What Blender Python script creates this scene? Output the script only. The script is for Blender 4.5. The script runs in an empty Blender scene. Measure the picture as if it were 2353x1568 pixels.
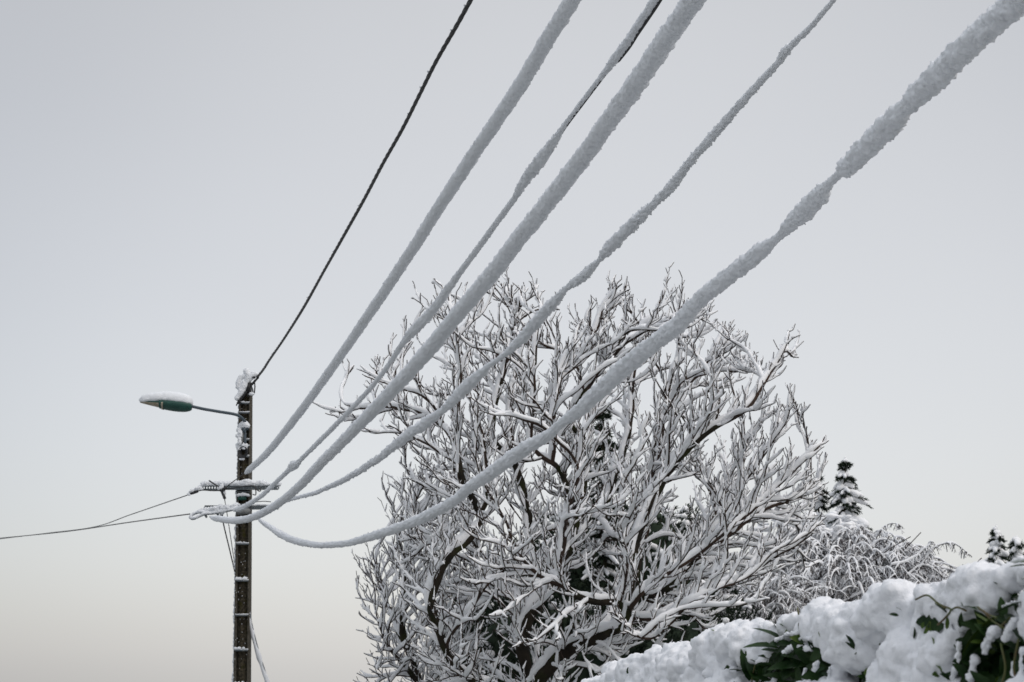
import bpy, math, random
import numpy as np
from mathutils import Vector
random.seed(7)
rng = np.random.default_rng(11)
R = math.radians

# ------------------------------------------------------------------ camera, sky, sun, exposure
scene = bpy.context.scene
PITCH = 14.0
CAM = np.array((0.0, 0.0, 1.7))
FV = 50.0 / 36.0 * 2353.0          # focal length in the units the photograph was measured in
cd = bpy.data.cameras.new("camera"); cam = bpy.data.objects.new("camera", cd)
scene.collection.objects.link(cam); scene.camera = cam
cd.lens = 50; cd.sensor_width = 36; cd.clip_start = 0.05; cd.clip_end = 2000
cam.location = CAM; cam.rotation_euler = (R(90 + PITCH), 0, 0)
cd.dof.use_dof = True; cd.dof.focus_distance = 9.0; cd.dof.aperture_fstop = 6.3

world = bpy.data.worlds.new("World"); scene.world = world; world.use_nodes = True
wn = world.node_tree; wn.nodes.clear(); WL = wn.links.new
SUN_EL, SUN_AZ = 48.0, 125.0       # behind and to the right of the camera, above the cloud
out = wn.nodes.new("ShaderNodeOutputWorld")
sky = wn.nodes.new("ShaderNodeTexSky"); sky.sky_type = 'NISHITA'; sky.sun_disc = False
sky.sun_elevation = R(SUN_EL); sky.sun_rotation = R(SUN_AZ); sky.air_density = 1; sky.dust_density = 4
bgs = wn.nodes.new("ShaderNodeBackground"); bgs.inputs[1].default_value = 0.05  # faint blue of the clear air above the cloud
WL(sky.outputs[0], bgs.inputs[0])
tc = wn.nodes.new("ShaderNodeTexCoord"); sep = wn.nodes.new("ShaderNodeSeparateXYZ")
WL(tc.outputs['Generated'], sep.inputs[0])
ramp = wn.nodes.new("ShaderNodeValToRGB")          # cloud layer: warm low, cool grey higher, brightest overhead
er = ramp.color_ramp
stops = [(0.0, (.57, .558, .545)), (.03, (.61, .596, .58)), (.09, (.63, .617, .60)), (.16, (.62, .606, .588)), (.26, (.59, .576, .556)), (.38, (.562, .55, .530)), (.5, (.56, .548, .525)), (.75, (.80, .81, .82)), (1.0, (.92, .93, .95))]
er.elements[0].position = stops[0][0]; er.elements[0].color = (*stops[0][1], 1)
er.elements[1].position = 1.0; er.elements[1].color = (*stops[-1][1], 1)
for p_, c_ in stops[1:-1]:
    e = er.elements.new(p_); e.color = (*c_, 1)
WL(sep.outputs[2], ramp.inputs[0])
# uneven cloud with lens vignette painted in: brighter ahead of the camera, darker outward
dot = wn.nodes.new("ShaderNodeVectorMath"); dot.operation = 'DOT_PRODUCT'
WL(tc.outputs['Generated'], dot.inputs[0]); dot.inputs[1].default_value = (0.06, math.cos(R(11)), math.sin(R(11)))
mr = wn.nodes.new("ShaderNodeMapRange"); mr.interpolation_type = 'SMOOTHSTEP'
mr.inputs[1].default_value = math.cos(R(28)); mr.inputs[2].default_value = math.cos(R(6))
mr.inputs[3].default_value = 0.82; mr.inputs[4].default_value = 1.01
WL(dot.outputs['Value'], mr.inputs[0])
nz = wn.nodes.new("ShaderNodeTexNoise"); nz.inputs['Scale'].default_value = 1.6; nz.inputs['Detail'].default_value = 3
WL(tc.outputs['Generated'], nz.inputs['Vector'])
mr2 = wn.nodes.new("ShaderNodeMapRange"); mr2.inputs[3].default_value = .93; mr2.inputs[4].default_value = 1.07
WL(nz.outputs['Fac'], mr2.inputs[0])
mm = wn.nodes.new("ShaderNodeMath"); mm.operation = 'MULTIPLY'; WL(mr.outputs[0], mm.inputs[0]); WL(mr2.outputs[0], mm.inputs[1])
bgc = wn.nodes.new("ShaderNodeBackground"); WL(ramp.outputs[0], bgc.inputs[0]); WL(mm.outputs[0], bgc.inputs[1])
add = wn.nodes.new("ShaderNodeAddShader"); WL(bgs.outputs[0], add.inputs[0]); WL(bgc.outputs[0], add.inputs[1])
WL(add.outputs[0], out.inputs[0])

sd = bpy.data.lights.new("sun", 'SUN'); so = bpy.data.objects.new("sun", sd); scene.collection.objects.link(so)
sd.energy = 0.5; sd.angle = R(25); sd.color = (1, .97, .93)
saz = R(SUN_AZ); sv = Vector((math.sin(saz) * math.cos(R(SUN_EL)), math.cos(saz) * math.cos(R(SUN_EL)), math.sin(R(SUN_EL))))
so.rotation_euler = sv.to_track_quat('Z', 'Y').to_euler()
scene.view_settings.view_transform = 'Standard'; scene.view_settings.look = 'None'
scene.view_settings.exposure = 0.0; scene.view_settings.gamma = 1.0
scene.render.engine = 'CYCLES'
scene.cycles.use_denoising = True; scene.cycles.max_bounces = 6; scene.cycles.diffuse_bounces = 3
scene.render.use_persistent_data = False

# ------------------------------------------------------------------ helpers
_cp, _sp = math.cos(R(PITCH)), math.sin(R(PITCH))
def P(x, y, Y):
    """world point seen at (x, y) of the 2353 x 1568 picture, at distance Y along the ground"""
    a = (x - 1176.5) / FV; b = (784 - y) / FV
    d = np.array((a, -b * _sp + _cp, b * _cp + _sp))
    return CAM + d * (Y / d[1])
def px(size, Y): return size / FV * Y
def r1(x, y): return ((320 + x / 3.734) * .9191, (900 + y / 3.734) * .9191)
def r2(x, y): return ((440 + x / 7.84) * .9191, (1160 + y / 7.84) * .9191)
def r3(x, y): return ((540 + x / 3.68) * .9191, (1280 + y / 3.68) * .9191)
def r7(x, y): return ((1450 + x / 2.82) * .9191, (1150 + y / 2.82) * .9191)
def r8(x, y): return ((1900 + x / 2.676) * .9191, (1120 + y / 2.676) * .9191)
def r9(x, y): return ((2150 + x / 3.439) * .9191, (1250 + y / 3.439) * .9191)

def _h(i, j, k, s):
    n = (i * 374761393 + j * 668265263 + k * 1274126177 + s * 974634777) & 0xffffffff
    n = ((n ^ (n >> 13)) * 1274126177) & 0xffffffff
    return ((n ^ (n >> 16)) & 0xffff) / 32767.5 - 1.0
def vn(p, s=0):
    """smooth value noise in [-1, 1] on an (n, 3) array"""
    p = np.asarray(p, float); f = np.floor(p); i = f.astype(np.int64); u = p - f; u = u * u * (3 - 2 * u)
    r = 0
    for a in (0, 1):
        for b in (0, 1):
            for c in (0, 1):
                w = (u[:, 0] if a else 1 - u[:, 0]) * (u[:, 1] if b else 1 - u[:, 1]) * (u[:, 2] if c else 1 - u[:, 2])
                r = r + w * _h(i[:, 0] + a, i[:, 1] + b, i[:, 2] + c, s)
    return r
def fbm(p, s=0, o=3):
    r = 0; a = 1.0
    for k in range(o): r = r + a * vn(np.asarray(p) * 2.03 ** k + 17 * k, s + k); a *= .5
    return r

class MB:
    def __init__(self): self.v = []; self.f = {3: [], 4: []}; self.n = 0
    def add(self, v, f):
        v = np.asarray(v, float); f = np.asarray(f, np.int64)
        if len(v) == 0 or len(f) == 0: return
        self.v.append(v); self.f[f.shape[1]].append(f + self.n); self.n += len(v)
    def build(self, name, mat, parent=None, smooth=True):
        v = np.concatenate(self.v); me = bpy.data.meshes.new(name)
        polys = [np.concatenate(self.f[k]) for k in (3, 4) if self.f[k]]
        idx = np.concatenate([p.ravel() for p in polys])
        tot = np.concatenate([np.full(len(p), p.shape[1]) for p in polys])
        st = np.concatenate(([0], np.cumsum(tot)[:-1]))
        me.vertices.add(len(v)); me.vertices.foreach_set('co', v.astype(np.float32).ravel())
        me.loops.add(len(idx)); me.loops.foreach_set('vertex_index', idx.astype(np.int32))
        me.polygons.add(len(tot)); me.polygons.foreach_set('loop_start', st.astype(np.int32)); me.polygons.foreach_set('loop_total', tot.astype(np.int32))
        me.update(calc_edges=True)
        if smooth: me.polygons.foreach_set('use_smooth', np.ones(len(tot), bool))
        me.materials.append(mat)
        o = bpy.data.objects.new(name, me); scene.collection.objects.link(o)
        if parent is not None: o.parent = parent; o.matrix_parent_inverse = parent.matrix_world.inverted()
        return o
def billow(p, s=0, o=3, g=.5):
    r = 0; a = 1.0
    for k in range(o): r = r + a * (np.abs(vn(np.asarray(p) * 2.1 ** k + 11 * k, s + k)) * 2 - .55); a *= g
    return r
def displace_mesh(me, amp, freq, seed=0):
    nv = len(me.vertices); c = np.empty(nv * 3, np.float32); me.vertices.foreach_get('co', c); c = c.reshape(-1, 3).astype(float)
    n_ = np.empty(nv * 3, np.float32); me.vertices.foreach_get('normal', n_); n_ = n_.reshape(-1, 3)
    c = c + n_ * (amp * billow(c * freq, seed, 3, .5))[:, None]; me.vertices.foreach_set('co', c.astype(np.float32).ravel()); me.update()
def fuse(mb, name, mt, parent, voxel=.012, amp=.008, freq=25, seed=0):
    """melt overlapping lumps into one continuous body of snow"""
    tmp = mb.build('tmp', mt); md = tmp.modifiers.new('r', 'REMESH'); md.mode = 'VOXEL'; md.voxel_size = voxel; md.use_smooth_shade = True
    dg = bpy.context.evaluated_depsgraph_get(); em = bpy.data.meshes.new_from_object(tmp.evaluated_get(dg)); bpy.data.objects.remove(tmp)
    displace_mesh(em, amp, freq, seed); em.materials.clear(); em.materials.append(mt); em.polygons.foreach_set('use_smooth', np.ones(len(em.polygons), bool))
    em.name = name; o = bpy.data.objects.new(name, em); scene.collection.objects.link(o)
    if parent is not None: o.parent = parent; o.matrix_parent_inverse = parent.matrix_world.inverted()
    return o
def thing(name, label, cat, loc=(0, 0, 0), group=None):
    o = bpy.data.objects.new(name, None); scene.collection.objects.link(o); o.location = [float(t) for t in loc]
    o.empty_display_size = .1; o['label'] = label; o['category'] = cat
    if group: o['group'] = group
    bpy.context.view_layer.update()
    return o

def frames(p):
    t = np.gradient(p, axis=0); t /= np.linalg.norm(t, axis=1)[:, None] + 1e-12
    m = np.abs(t).mean(0); ref = np.zeros(3); ref[int(np.argmin(m))] = 1
    u = np.cross(t, ref); u /= np.linalg.norm(u, axis=1)[:, None] + 1e-12
    w = np.cross(t, u)
    return t, u, w
def ring_faces(n, k):
    i = np.arange(n - 1)[:, None] * k; j = np.arange(k)[None, :]; j2 = (j + 1) % k
    return np.stack([i + j, i + j2, i + k + j2, i + k + j], -1).reshape(-1, 4)
def tube(mb, p, r, k=6, na=0, nf=10, seed=0, close=True, oct_=1):
    p = np.asarray(p, float); n = len(p)
    r = np.full(n, r, float) if np.isscalar(r) else np.asarray(r, float)
    if n < 2: return
    if close:                                     # rounded ends
        t0 = (p[0] - p[1]); t0 /= np.linalg.norm(t0) + 1e-9; t1 = p[-1] - p[-2]; t1 /= np.linalg.norm(t1) + 1e-9
        p = np.vstack([p[0] + t0 * r[0] * .8, p[0] + t0 * r[0] * .55, p, p[-1] + t1 * r[-1] * .55, p[-1] + t1 * r[-1] * .8])
        r = np.concatenate([[r[0] * .05, r[0] * .7], r, [r[-1] * .7, r[-1] * .05]]); n += 4
    t, u, w = frames(p)
    a = np.arange(k) / k * 2 * math.pi
    d = u[:, None, :] * np.cos(a)[None, :, None] + w[:, None, :] * np.sin(a)[None, :, None]
    v = p[:, None, :] + d * r[:, None, None]
    if na:
        nn = (fbm(v.reshape(-1, 3) * nf, seed, oct_) * na).reshape(n, k)
        v = p[:, None, :] + d * (r[:, None] * (1 + nn))[:, :, None]
    mb.add(v.reshape(-1, 3), ring_faces(n, k))
def crom(pts, step):
    """Catmull-Rom resample of (n, m) control rows; step measured on the first 3 columns"""
    q = np.asarray(pts, float)
    if len(q) < 2: return q
    q = np.vstack([2 * q[0] - q[1], q, 2 * q[-1] - q[-2]]); o = []
    for i in range(1, len(q) - 2):
        L = np.linalg.norm(q[i + 1, :3] - q[i, :3]); n = max(1, int(round(L / step)))
        t = (np.arange(n) / n)[:, None]
        o.append(.5 * (2 * q[i] + (q[i + 1] - q[i - 1]) * t + (2 * q[i - 1] - 5 * q[i] + 4 * q[i + 1] - q[i + 2]) * t ** 2 + (3 * q[i] - q[i - 1] - 3 * q[i + 1] + q[i + 2]) * t ** 3))
    o.append(q[-2][None]); return np.vstack(o)
def box(mb, c, s, rz=0, M=None):
    c = np.asarray(c, float); v = np.array([(x, y, z) for x in (-.5, .5) for y in (-.5, .5) for z in (-.5, .5)]) * np.asarray(s)
    if M is not None: v = v @ np.asarray(M).T
    if rz: ca, sa = math.cos(rz), math.sin(rz); v = np.stack([v[:, 0] * ca - v[:, 1] * sa, v[:, 0] * sa + v[:, 1] * ca, v[:, 2]], 1)
    mb.add(v + c, [(0, 1, 3, 2), (4, 6, 7, 5), (0, 4, 5, 1), (2, 3, 7, 6), (0, 2, 6, 4), (1, 5, 7, 3)])
_ico = {}
def ico(sub):
    if sub not in _ico:
        import bmesh
        b = bmesh.new(); bmesh.ops.create_icosphere(b, subdivisions=sub, radius=1)
        _ico[sub] = (np.array([v.co[:] for v in b.verts]), np.array([[v.index for v in f.verts] for f in b.faces])); b.free()
    return _ico[sub]
def blob(mb, c, r, sub=2, na=.18, nf=1.6, seed=0, sq=(1, 1, 1)):
    v, f = ico(sub); c = np.asarray(c, float); d = v * np.asarray(sq) * r
    nn = fbm(v * nf + c * 13 + seed, seed, 2)
    mb.add(c + d * (1 + na * nn)[:, None], f)

# ------------------------------------------------------------------ materials
def mat(name, col, rough=.8, col2=None, scale=8, lo=.4, hi=.62, bump=0, bscale=60, spec=.3, detail=4, metal=0, col3=None, s3=2.0, lo3=.55, hi3=.65):
    m = bpy.data.materials.new(name); m.use_nodes = True; nt = m.node_tree; b = nt.nodes['Principled BSDF']
    b.inputs['Base Color'].default_value = (*col, 1); b.inputs['Roughness'].default_value = rough
    b.inputs['Specular IOR Level'].default_value = spec; b.inputs['Metallic'].default_value = metal
    t = nt.nodes.new('ShaderNodeTexCoord'); L = nt.links.new
    def layer(prev, c, sc, l, h):
        n = nt.nodes.new('ShaderNodeTexNoise'); n.inputs['Scale'].default_value = sc; n.inputs['Detail'].default_value = detail
        L(t.outputs['Object'], n.inputs['Vector'])
        r = nt.nodes.new('ShaderNodeMapRange'); r.inputs[1].default_value = l; r.inputs[2].default_value = h; L(n.outputs['Fac'], r.inputs[0])
        x = nt.nodes.new('ShaderNodeMix'); x.data_type = 'RGBA'; L(r.outputs[0], x.inputs[0])
        if prev is None: x.inputs[6].default_value = (*col, 1)
        else: L(prev, x.inputs[6])
        x.inputs[7].default_value = (*c, 1); return x.outputs[2]
    o = None
    if col2: o = layer(o, col2, scale, lo, hi)
    if col3: o = layer(o, col3, s3, lo3, hi3)
    if o is not None: L(o, b.inputs['Base Color'])
    if bump:
        n = nt.nodes.new('ShaderNodeTexNoise'); n.inputs['Scale'].default_value = bscale; n.inputs['Detail'].default_value = 5
        L(t.outputs['Object'], n.inputs['Vector'])
        bp = nt.nodes.new('ShaderNodeBump'); bp.inputs['Strength'].default_value = 1; bp.inputs['Distance'].default_value = bump
        L(n.outputs['Fac'], bp.inputs['Height']); L(bp.outputs[0], b.inputs['Normal'])
    return m
M_snow = mat("snow", (.80, .83, .87), .85, bump=.004, bscale=70, spec=.2)
M_snow_f = mat("snow_hedge", (.84, .86, .895), .8, bump=.002, bscale=140, spec=.25)
M_snow_t = mat("snow_twigs", (.91, .925, .95), .9, spec=.1)
M_bark = mat("bark", (.017, .015, .012), .95, (.032, .026, .019), 5, .4, .6, bump=.006, bscale=60, spec=.15, col3=(.028, .032, .012), s3=3, lo3=.50, hi3=.66)
M_twig = mat("twig_bark", (.032, .023, .019), .85, (.06, .038, .028), 6, .4, .7, spec=.2)
M_weep = mat("weeping_twig_bark", (.10, .083, .082), .9, (.055, .045, .045), 3, .4, .6, spec=.1)
M_conc = mat("pole_concrete", (.034, .029, .021), .95, (.092, .078, .054), 26, .42, .62, bump=.006, bscale=90, spec=.15, col3=(.05, .045, .013), s3=9, lo3=.56, hi3=.66)
M_concl = mat("pole_concrete_flange", (.10, .092, .075), .95, (.06, .055, .045), 18, .42, .62, bump=.004, bscale=90, spec=.15)
M_black = mat("black_rubber", (.015, .016, .018), .5, (.03, .03, .032), 30, spec=.4)
M_cable = mat("cable", (.022, .023, .025), .45, (.04, .04, .042), 40, spec=.5)
M_galv = mat("galvanised_steel", (.12, .145, .165), .55, (.2, .22, .23), 20, metal=.4)
M_arm = mat("lamp_arm_paint", (.055, .08, .10), .5, (.08, .10, .12), 15, spec=.4)
M_green = mat("green_paint", (.013, .066, .054), .5, (.018, .082, .066), 9, spec=.45)
M_bowl = mat("lamp_bowl", (.42, .38, .30), .35, (.30, .26, .18), 12, spec=.5)
M_grey = mat("grey_plastic", (.22, .23, .23), .6, (.16, .165, .17), 12)
M_needle = mat("needles", (.017, .028, .019), .9, (.028, .042, .026), 4, spec=.15)
M_ground = mat("low_bounce_ground", (.42, .44, .46), .9, (.10, .10, .08), .9, .42, .58, bump=.02, bscale=3, spec=.1)  # ground out of view, dark tone added to cut bounce onto the wires
M_leaf = mat("laurel_leaf", (.008, .028, .006), .5, (.020, .050, .010), 14, .4, .65, spec=.22, bump=.0012, bscale=90)
M_leaf2 = mat("laurel_leaf_yellow", (.05, .10, .015), .5, (.08, .12, .02), 20, .4, .65, spec=.25)
M_stem = mat("green_stem", (.08, .10, .03), .6, (.10, .07, .03), 25)

# ------------------------------------------------------------------ ground
g = MB(); N = 90
ax = np.sign(np.linspace(-1, 1, N)) * np.abs(np.linspace(-1, 1, N)) ** 2.5 * 900
gx, gy = np.meshgrid(ax, ax, indexing='ij'); gv = np.stack([gx.ravel(), gy.ravel(), np.zeros(N * N)], 1)
gv[:, 2] = .12 * vn(gv * .15, 3) * np.minimum(1, 30 / (1 + np.hypot(gv[:, 0], gv[:, 1])))
i_, j_ = np.meshgrid(np.arange(N - 1), np.arange(N - 1), indexing='ij'); b_ = (i_ * N + j_).ravel()
g.add(gv, np.stack([b_, b_ + N, b_ + N + 1, b_ + 1], 1))
go = g.build('ground', M_ground); go['kind'] = 'structure'

# ------------------------------------------------------------------ utility pole
PY = 27.0
pole = thing('utility_pole', 'dark brown concrete utility pole with snow on its rungs and crossarms', 'pole', (P(556, 1805, PY)[0], PY, 0))
def pole_at(y):
    """left edge, right edge in the picture for a height y"""
    t = (y - 905) / (1568 - 905)
    return 552.5 + (539.5 - 552.5) * t - 1.0 * math.sin(t * 3) , 577.5 + (574.0 - 577.5) * t
shaft, fl = MB(), MB()
ys = np.linspace(903, 1800, 60)
def pole_strip(mb, fa, fb, y0, y1, dep0, dep1):
    """a vertical prism between fractions fa..fb of the pole width"""
    vs = []
    for y in ys:
        L, Rr = pole_at(y); xa = L + (Rr - L) * fa; xb = L + (Rr - L) * fb
        pa, pb = P(xa, y, PY), P(xb, y, PY)
        vs += [(pa[0], PY + dep0, pa[2]), (pb[0], PY + dep0, pb[2]), (pb[0], PY + dep1, pb[2]), (pa[0], PY + dep1, pa[2])]
    n = len(ys); mb.add(vs, ring_faces(n, 4)); mb.add([vs[0], vs[1], vs[2], vs[3]], [(0, 1, 2, 3)])
pole_strip(fl, .0, .16, 0, 0, -.14, .14)
pole_strip(fl, .90, 1.0, 0, 0, -.14, .14)
pole_strip(shaft, .16, .90, 0, 0, -.085, .085)
sh = shaft.build('shaft', M_conc, pole, smooth=False)
fl.build('flange', M_concl, pole, smooth=False)
rung_y = [931, 953, 1015, 1030, 1053, 1253, 1337, 1416, 1496, 1574, 1655, 1735]
for q, y in enumerate(rung_y):
    L, Rr = pole_at(y); a, b = P(L + 3, y, PY), P(Rr - 1, y - 1, PY)
    m = MB(); box(m, ((a[0] + b[0]) / 2, PY - .15, (a[2] + b[2]) / 2), (b[0] - a[0], .05, .028)); ro = m.build('rung', M_galv, pole, smooth=False)
    s = MB()
    amt = [.022, .012, .006, .006, .006, .025, .05, .012, .04, .03, .03, .03][q]
    for _ in range(9):
        f = random.random() ** 1.5 * .8; c = a + (b - a) * f; blob(s, (c[0], PY - .15, c[2] + .02 + amt * .4), amt * random.uniform(.4, 1), 1, .3, 1.5, q)
    tube(s, [(a[0], PY - .155, a[2] + .02), (b[0], PY - .155, b[2] + .018)], .010, 6)
    s.build('snow', M_snow, ro)
# snow plastered on the windward edge and flecks over the face
s = MB()
for y in np.arange(925, 1800, 2.6):
    L, _r = pole_at(y); amp = .5 + .5 * vn([[y * .03, 1, 1]], 5)[0]
    c = P(L - .6 - 1.4 * amp * random.random(), y, PY); blob(s, (c[0], PY - random.uniform(.0, .12), c[2]), .010 + .024 * amp * random.random() + (.010 if y > 1100 else 0), 1, .3, 2, int(y), (1, 1, 1.5))
for _ in range(130):
    y = random.uniform(930, 1790); L, Rr = pole_at(y); x = L + (Rr - L) * random.random() ** 1.6
    c = P(x, y, PY); blob(s, (c[0], PY - (.145 if (x - L) / (Rr - L) < .16 or (x - L) / (Rr - L) > .9 else .088), c[2]), random.uniform(.003, .010), 1, .3, 2, 0, (1, .5, 1.2))
s.build('windblown_snow', M_snow, pole)

# crossarms (punched steel strips), the lower one longer on the right
def crossarm(xa, xb, y, depth, hpx, label=None):
    m = MB(); a, b = P(xa, y, depth), P(xb, y, depth); h = px(hpx, depth); L = b[0] - a[0]; z = (a[2] + b[2]) / 2; cx = (a[0] + b[0]) / 2
    box(m, (cx, depth, z + h * .36), (L, .010, h * .28)); box(m, (cx, depth, z - h * .36), (L, .010, h * .28))
    box(m, (cx, depth + .034, z + h * .5 + .003), (L, .08, .008))
    n = int(L / .05)
    for k in range(n + 1):
        if k % 1 == 0: box(m, (a[0] + L * k / n, depth, z), (.028 if (k < n * .3 or k > n * .97) else L / n + .004, .008, h * .45))
    return m, a, b, z, h
m, a, b, z, h = crossarm(466, 640, 1121, PY - .2, 10.5)
arm1 = m.build('crossarm', M_galv, pole, smooth=False)
s = MB()
for k in range(70):
    f = k / 69; c = a + (b - a) * f; tz = c[2] + h * .5
    hh = .055 + .03 * vn([[f * 9, 0, 0]], 3)[0] + (.05 * math.exp(-((f - .62) / .1) ** 2))
    blob(s, (c[0], PY - .18, tz + hh * .55), hh * .95, 2, .16, 1.8, k, (1, .9, .9))
fuse(s, 'snow', M_snow, arm1, .011, .007, 28, 3)
m, a, b, z, h = crossarm(470, 640, 1167, PY - .2, 9)
arm2 = m.build('crossarm', M_galv, pole, smooth=False)
s = MB()
for k in range(34):
    f = .05 + .95 * k / 33; c = a + (b - a) * f
    if .62 < f < .98: blob(s, (c[0], PY - .18, c[2] + h * .5 + .012), .028, 1, .2, 1.8, k)
fuse(s, 'snow', M_snow, arm2, .011, .007, 28, 3)
# straps that clamp the arms to the pole, green marker plate, grey junction cylinder
for y in (1127, 1133, 1162):
    m = MB(); L, Rr = pole_at(y); a, b = P(L - 2, y, PY), P(Rr + 2, y, PY); box(m, ((a[0] + b[0]) / 2, PY - .155, a[2]), (b[0] - a[0], .02, .022)); m.build('strap', M_galv, pole, smooth=False)
m = MB(); a, b = P(*r2(1245, 690), PY), P(*r2(1410, 690), PY); box(m, ((a[0] + b[0]) / 2, PY - .17, a[2]), (b[0] - a[0], .02, .09))
mk = m.build('marker_plate', M_green, pole, smooth=False)
s = MB()
for k in range(12): c = P(*r2(1245 + k * 19, 640 - 14 * math.sin(k / 11 * 3)), PY); blob(s, (c[0], PY - .18, c[2]), .035, 1, .2, 2, k)
fuse(s, 'snow', M_snow, mk, .011, .007, 28, 3)
m = MB(); a, b = P(*r2(1225, 950), PY - .3), P(*r2(1420, 930), PY - .3); tube(m, [a, b], .055, 16); m.build('splice_case', M_grey, pole)

# clamps and box under the lamp arm
m = MB(); c = P(*r1(1098, 655), PY); box(m, (c[0], PY - .17, c[2]), (.17, .06, .07)); box(m, (c[0] + .01, PY - .2, c[2] - .04), (.06, .09, .12))
c2 = P(*r1(1108, 745), PY); tube(m, [(c[0] + .02, PY - .2, c[2] - .05), (c2[0] + .01, PY - .2, c2[2] - .1)], .028, 10)
cl = m.build('bracket', M_arm, pole)
s = MB(); c = P(*r1(1105, 622), PY)
for dx, dz, rr in ((0, 0, .085), (-.06, -.02, .06), (.055, -.02, .05), (-.08, -.06, .04)): blob(s, (c[0] + dx, PY - .19, c[2] + dz), rr, 2, .15, 2, 3)
fuse(s, 'snow', M_snow, cl, .011, .007, 28, 3)
m = MB(); c = P(*r1(1072, 745), PY); box(m, (c[0], PY - .19, c[2]), (.10, .10, .24)); bx_ = m.build('junction_box', M_grey, pole, smooth=False)
s = MB()
for k in range(16): blob(s, (c[0] - .04 + random.uniform(-.03, .04), PY - .21 - random.random() * .04, c[2] + random.uniform(-.13, .15)), random.uniform(.03, .06), 1, .2, 2, k)
fuse(s, 'snow', M_snow, bx_, .011, .007, 28, 3)
m = MB(); c = P(*r1(1092, 880), PY)
for k in range(5):
    t = np.linspace(0, 2 * math.pi, 22); rr = .055 + .012 * k; tube(m, np.stack([c[0] + rr * np.cos(t) * .85, PY - .17 - .012 * k + 0 * t, c[2] + rr * np.sin(t)], 1), .012, 6)
box(m, (c[0] + .02, PY - .19, c[2] + .06), (.14, .05, .035))
co = m.build('cable_coil', M_black, pole)
s = MB(); c = P(*r1(1078, 830), PY)
for k in range(16): blob(s, (c[0] + random.uniform(-.09, .11), PY - .19, c[2] + random.uniform(-.06, .05)), random.uniform(.025, .06), 1, .2, 2, k)
c = P(*r1(1078, 942), PY)
for k in range(4): blob(s, (c[0] - .03 + k * .022, PY - .19, c[2]), .028, 1, .2, 2, k)
fuse(s, 'snow', M_snow, co, .011, .007, 28, 3)

# pole top ironwork and its heap of snow
m = MB()
path = [P(*r1(x, y), PY - .18) for x, y in ((1215, 165), (1180, 205), (1140, 245), (1105, 300), (1065, 355), (1022, 405))]
tube(m, crom(path, .03), .022, 8, .3, 12)
for (xa, ya), (xb, yb) in (((1180, 190), (1180, 310)), ((1150, 240), (1168, 320)), ((1110, 265), (1140, 330)), ((1030, 370), (1012, 425)), ((1045, 380), (1040, 425)), ((1190, 150), (1225, 150)), ((1100, 300), (1120, 345))):
    tube(m, [P(*r1(xa, ya), PY - .17), P(*r1((xa + xb) / 2 + 5, (ya + yb) / 2), PY - .17), P(*r1(xb, yb), PY - .17)], .013, 6)
c = P(*r1(1140, 270), PY); box(m, (c[0], PY - .1, c[2]), (.07, .22, .16)); c = P(*r1(1190, 180), PY); box(m, (c[0], PY - .2, c[2]), (.05, .06, .06))
ti = m.build('top_bracket', M_black, pole)
s = MB()
for pl, w_ in (([(1195, 135), (1150, 165), (1110, 215), (1080, 270), (1045, 320), (1015, 362)], 56), ([(1112, 112), (1085, 150), (1050, 172), (1030, 215), (1028, 262)], 46), ([(1105, 105), (1120, 150), (1110, 200)], 64), ([(1050, 160), (1090, 150)], 50), ([(1140, 318), (1168, 318)], 30), ([(1160, 120), (1195, 132)], 34), ([(1085, 210), (1060, 260), (1052, 300)], 50), ([(1010, 335), (1006, 362)], 22)):
    q = crom([P(*r1(x, y), PY - .18) for x, y in pl], .02); tube(s, q, px(w_ / 3.734 * .919 / 2, PY) * (1 + .3 * vn(q * 9, 3)), 14, .2, 10, 4, True, 2)
fuse(s, 'snow', M_snow, ti, .011, .007, 28, 3)
m = MB()                                           # solid concrete head under the snow
a = P(565, 903, PY); box(m, (a[0], PY, a[2] + .1), (.17, .2, .24)); m.build('pole_head', M_conc, pole, smooth=False)

# dead-end fitting with looped wire buried in snow on the left of the lower arm
fit = thing('wire_fitting', 'snow-caked wire grip ending in an open loop left of the pole', 'wire fitting', P(*r2(800, 930), PY - .3))
dp = PY - .35
ctr = [(1240, 830), (1060, 880), (900, 900), (720, 925), (560, 960), (430, 965), (340, 1000), (285, 1045), (300, 1085), (360, 1085), (440, 1050), (560, 1000), (700, 985), (850, 965), (1000, 935), (1200, 890)]
pp = crom([P(*r2(x, y), dp - (.03 if k > 8 else 0)) for k, (x, y) in enumerate(ctr)], .02)
m = MB(); tube(m, pp, .014, 8)
for x, y in ((585, 1020), (815, 985), (890, 1010)): tube(m, [P(*r2(x - 12, y - 25), dp), P(*r2(x, y), dp), P(*r2(x + 12, y + 25), dp)], .022, 8)
m.build('grip_wire', M_galv, fit)
s = MB()
n = len(pp)
off = np.stack([0 * pp[:, 0], 0 * pp[:, 0] - .01, 0 * pp[:, 0] + .022], 1)
tube(s, pp + off, .026 + .008 * vn(pp * 14, 2), 12, .25, 16, 3)
for k, (x, y, rr) in enumerate([(450, 930, 30), (500, 915, 34), (560, 900, 36), (620, 900, 34), (690, 890, 36), (750, 880, 40), (810, 870, 44), (870, 850, 52), (880, 900, 60), (930, 880, 56), (980, 860, 50), (1020, 850, 36), (800, 920, 46), (720, 930, 36), (640, 930, 40), (560, 940, 40), (900, 960, 36), (1100, 840, 30), (1150, 820, 30), (1190, 800, 32), (400, 950, 26), (350, 970, 22)]):
    blob(s, P(*r2(x, y), dp + .02 * math.sin(k)), px(rr / 7.84 * .919, dp) * 1.3, 2, .25, 1.8, k)
fuse(s, 'snow', M_snow, fit, .011, .007, 28, 3)
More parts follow.
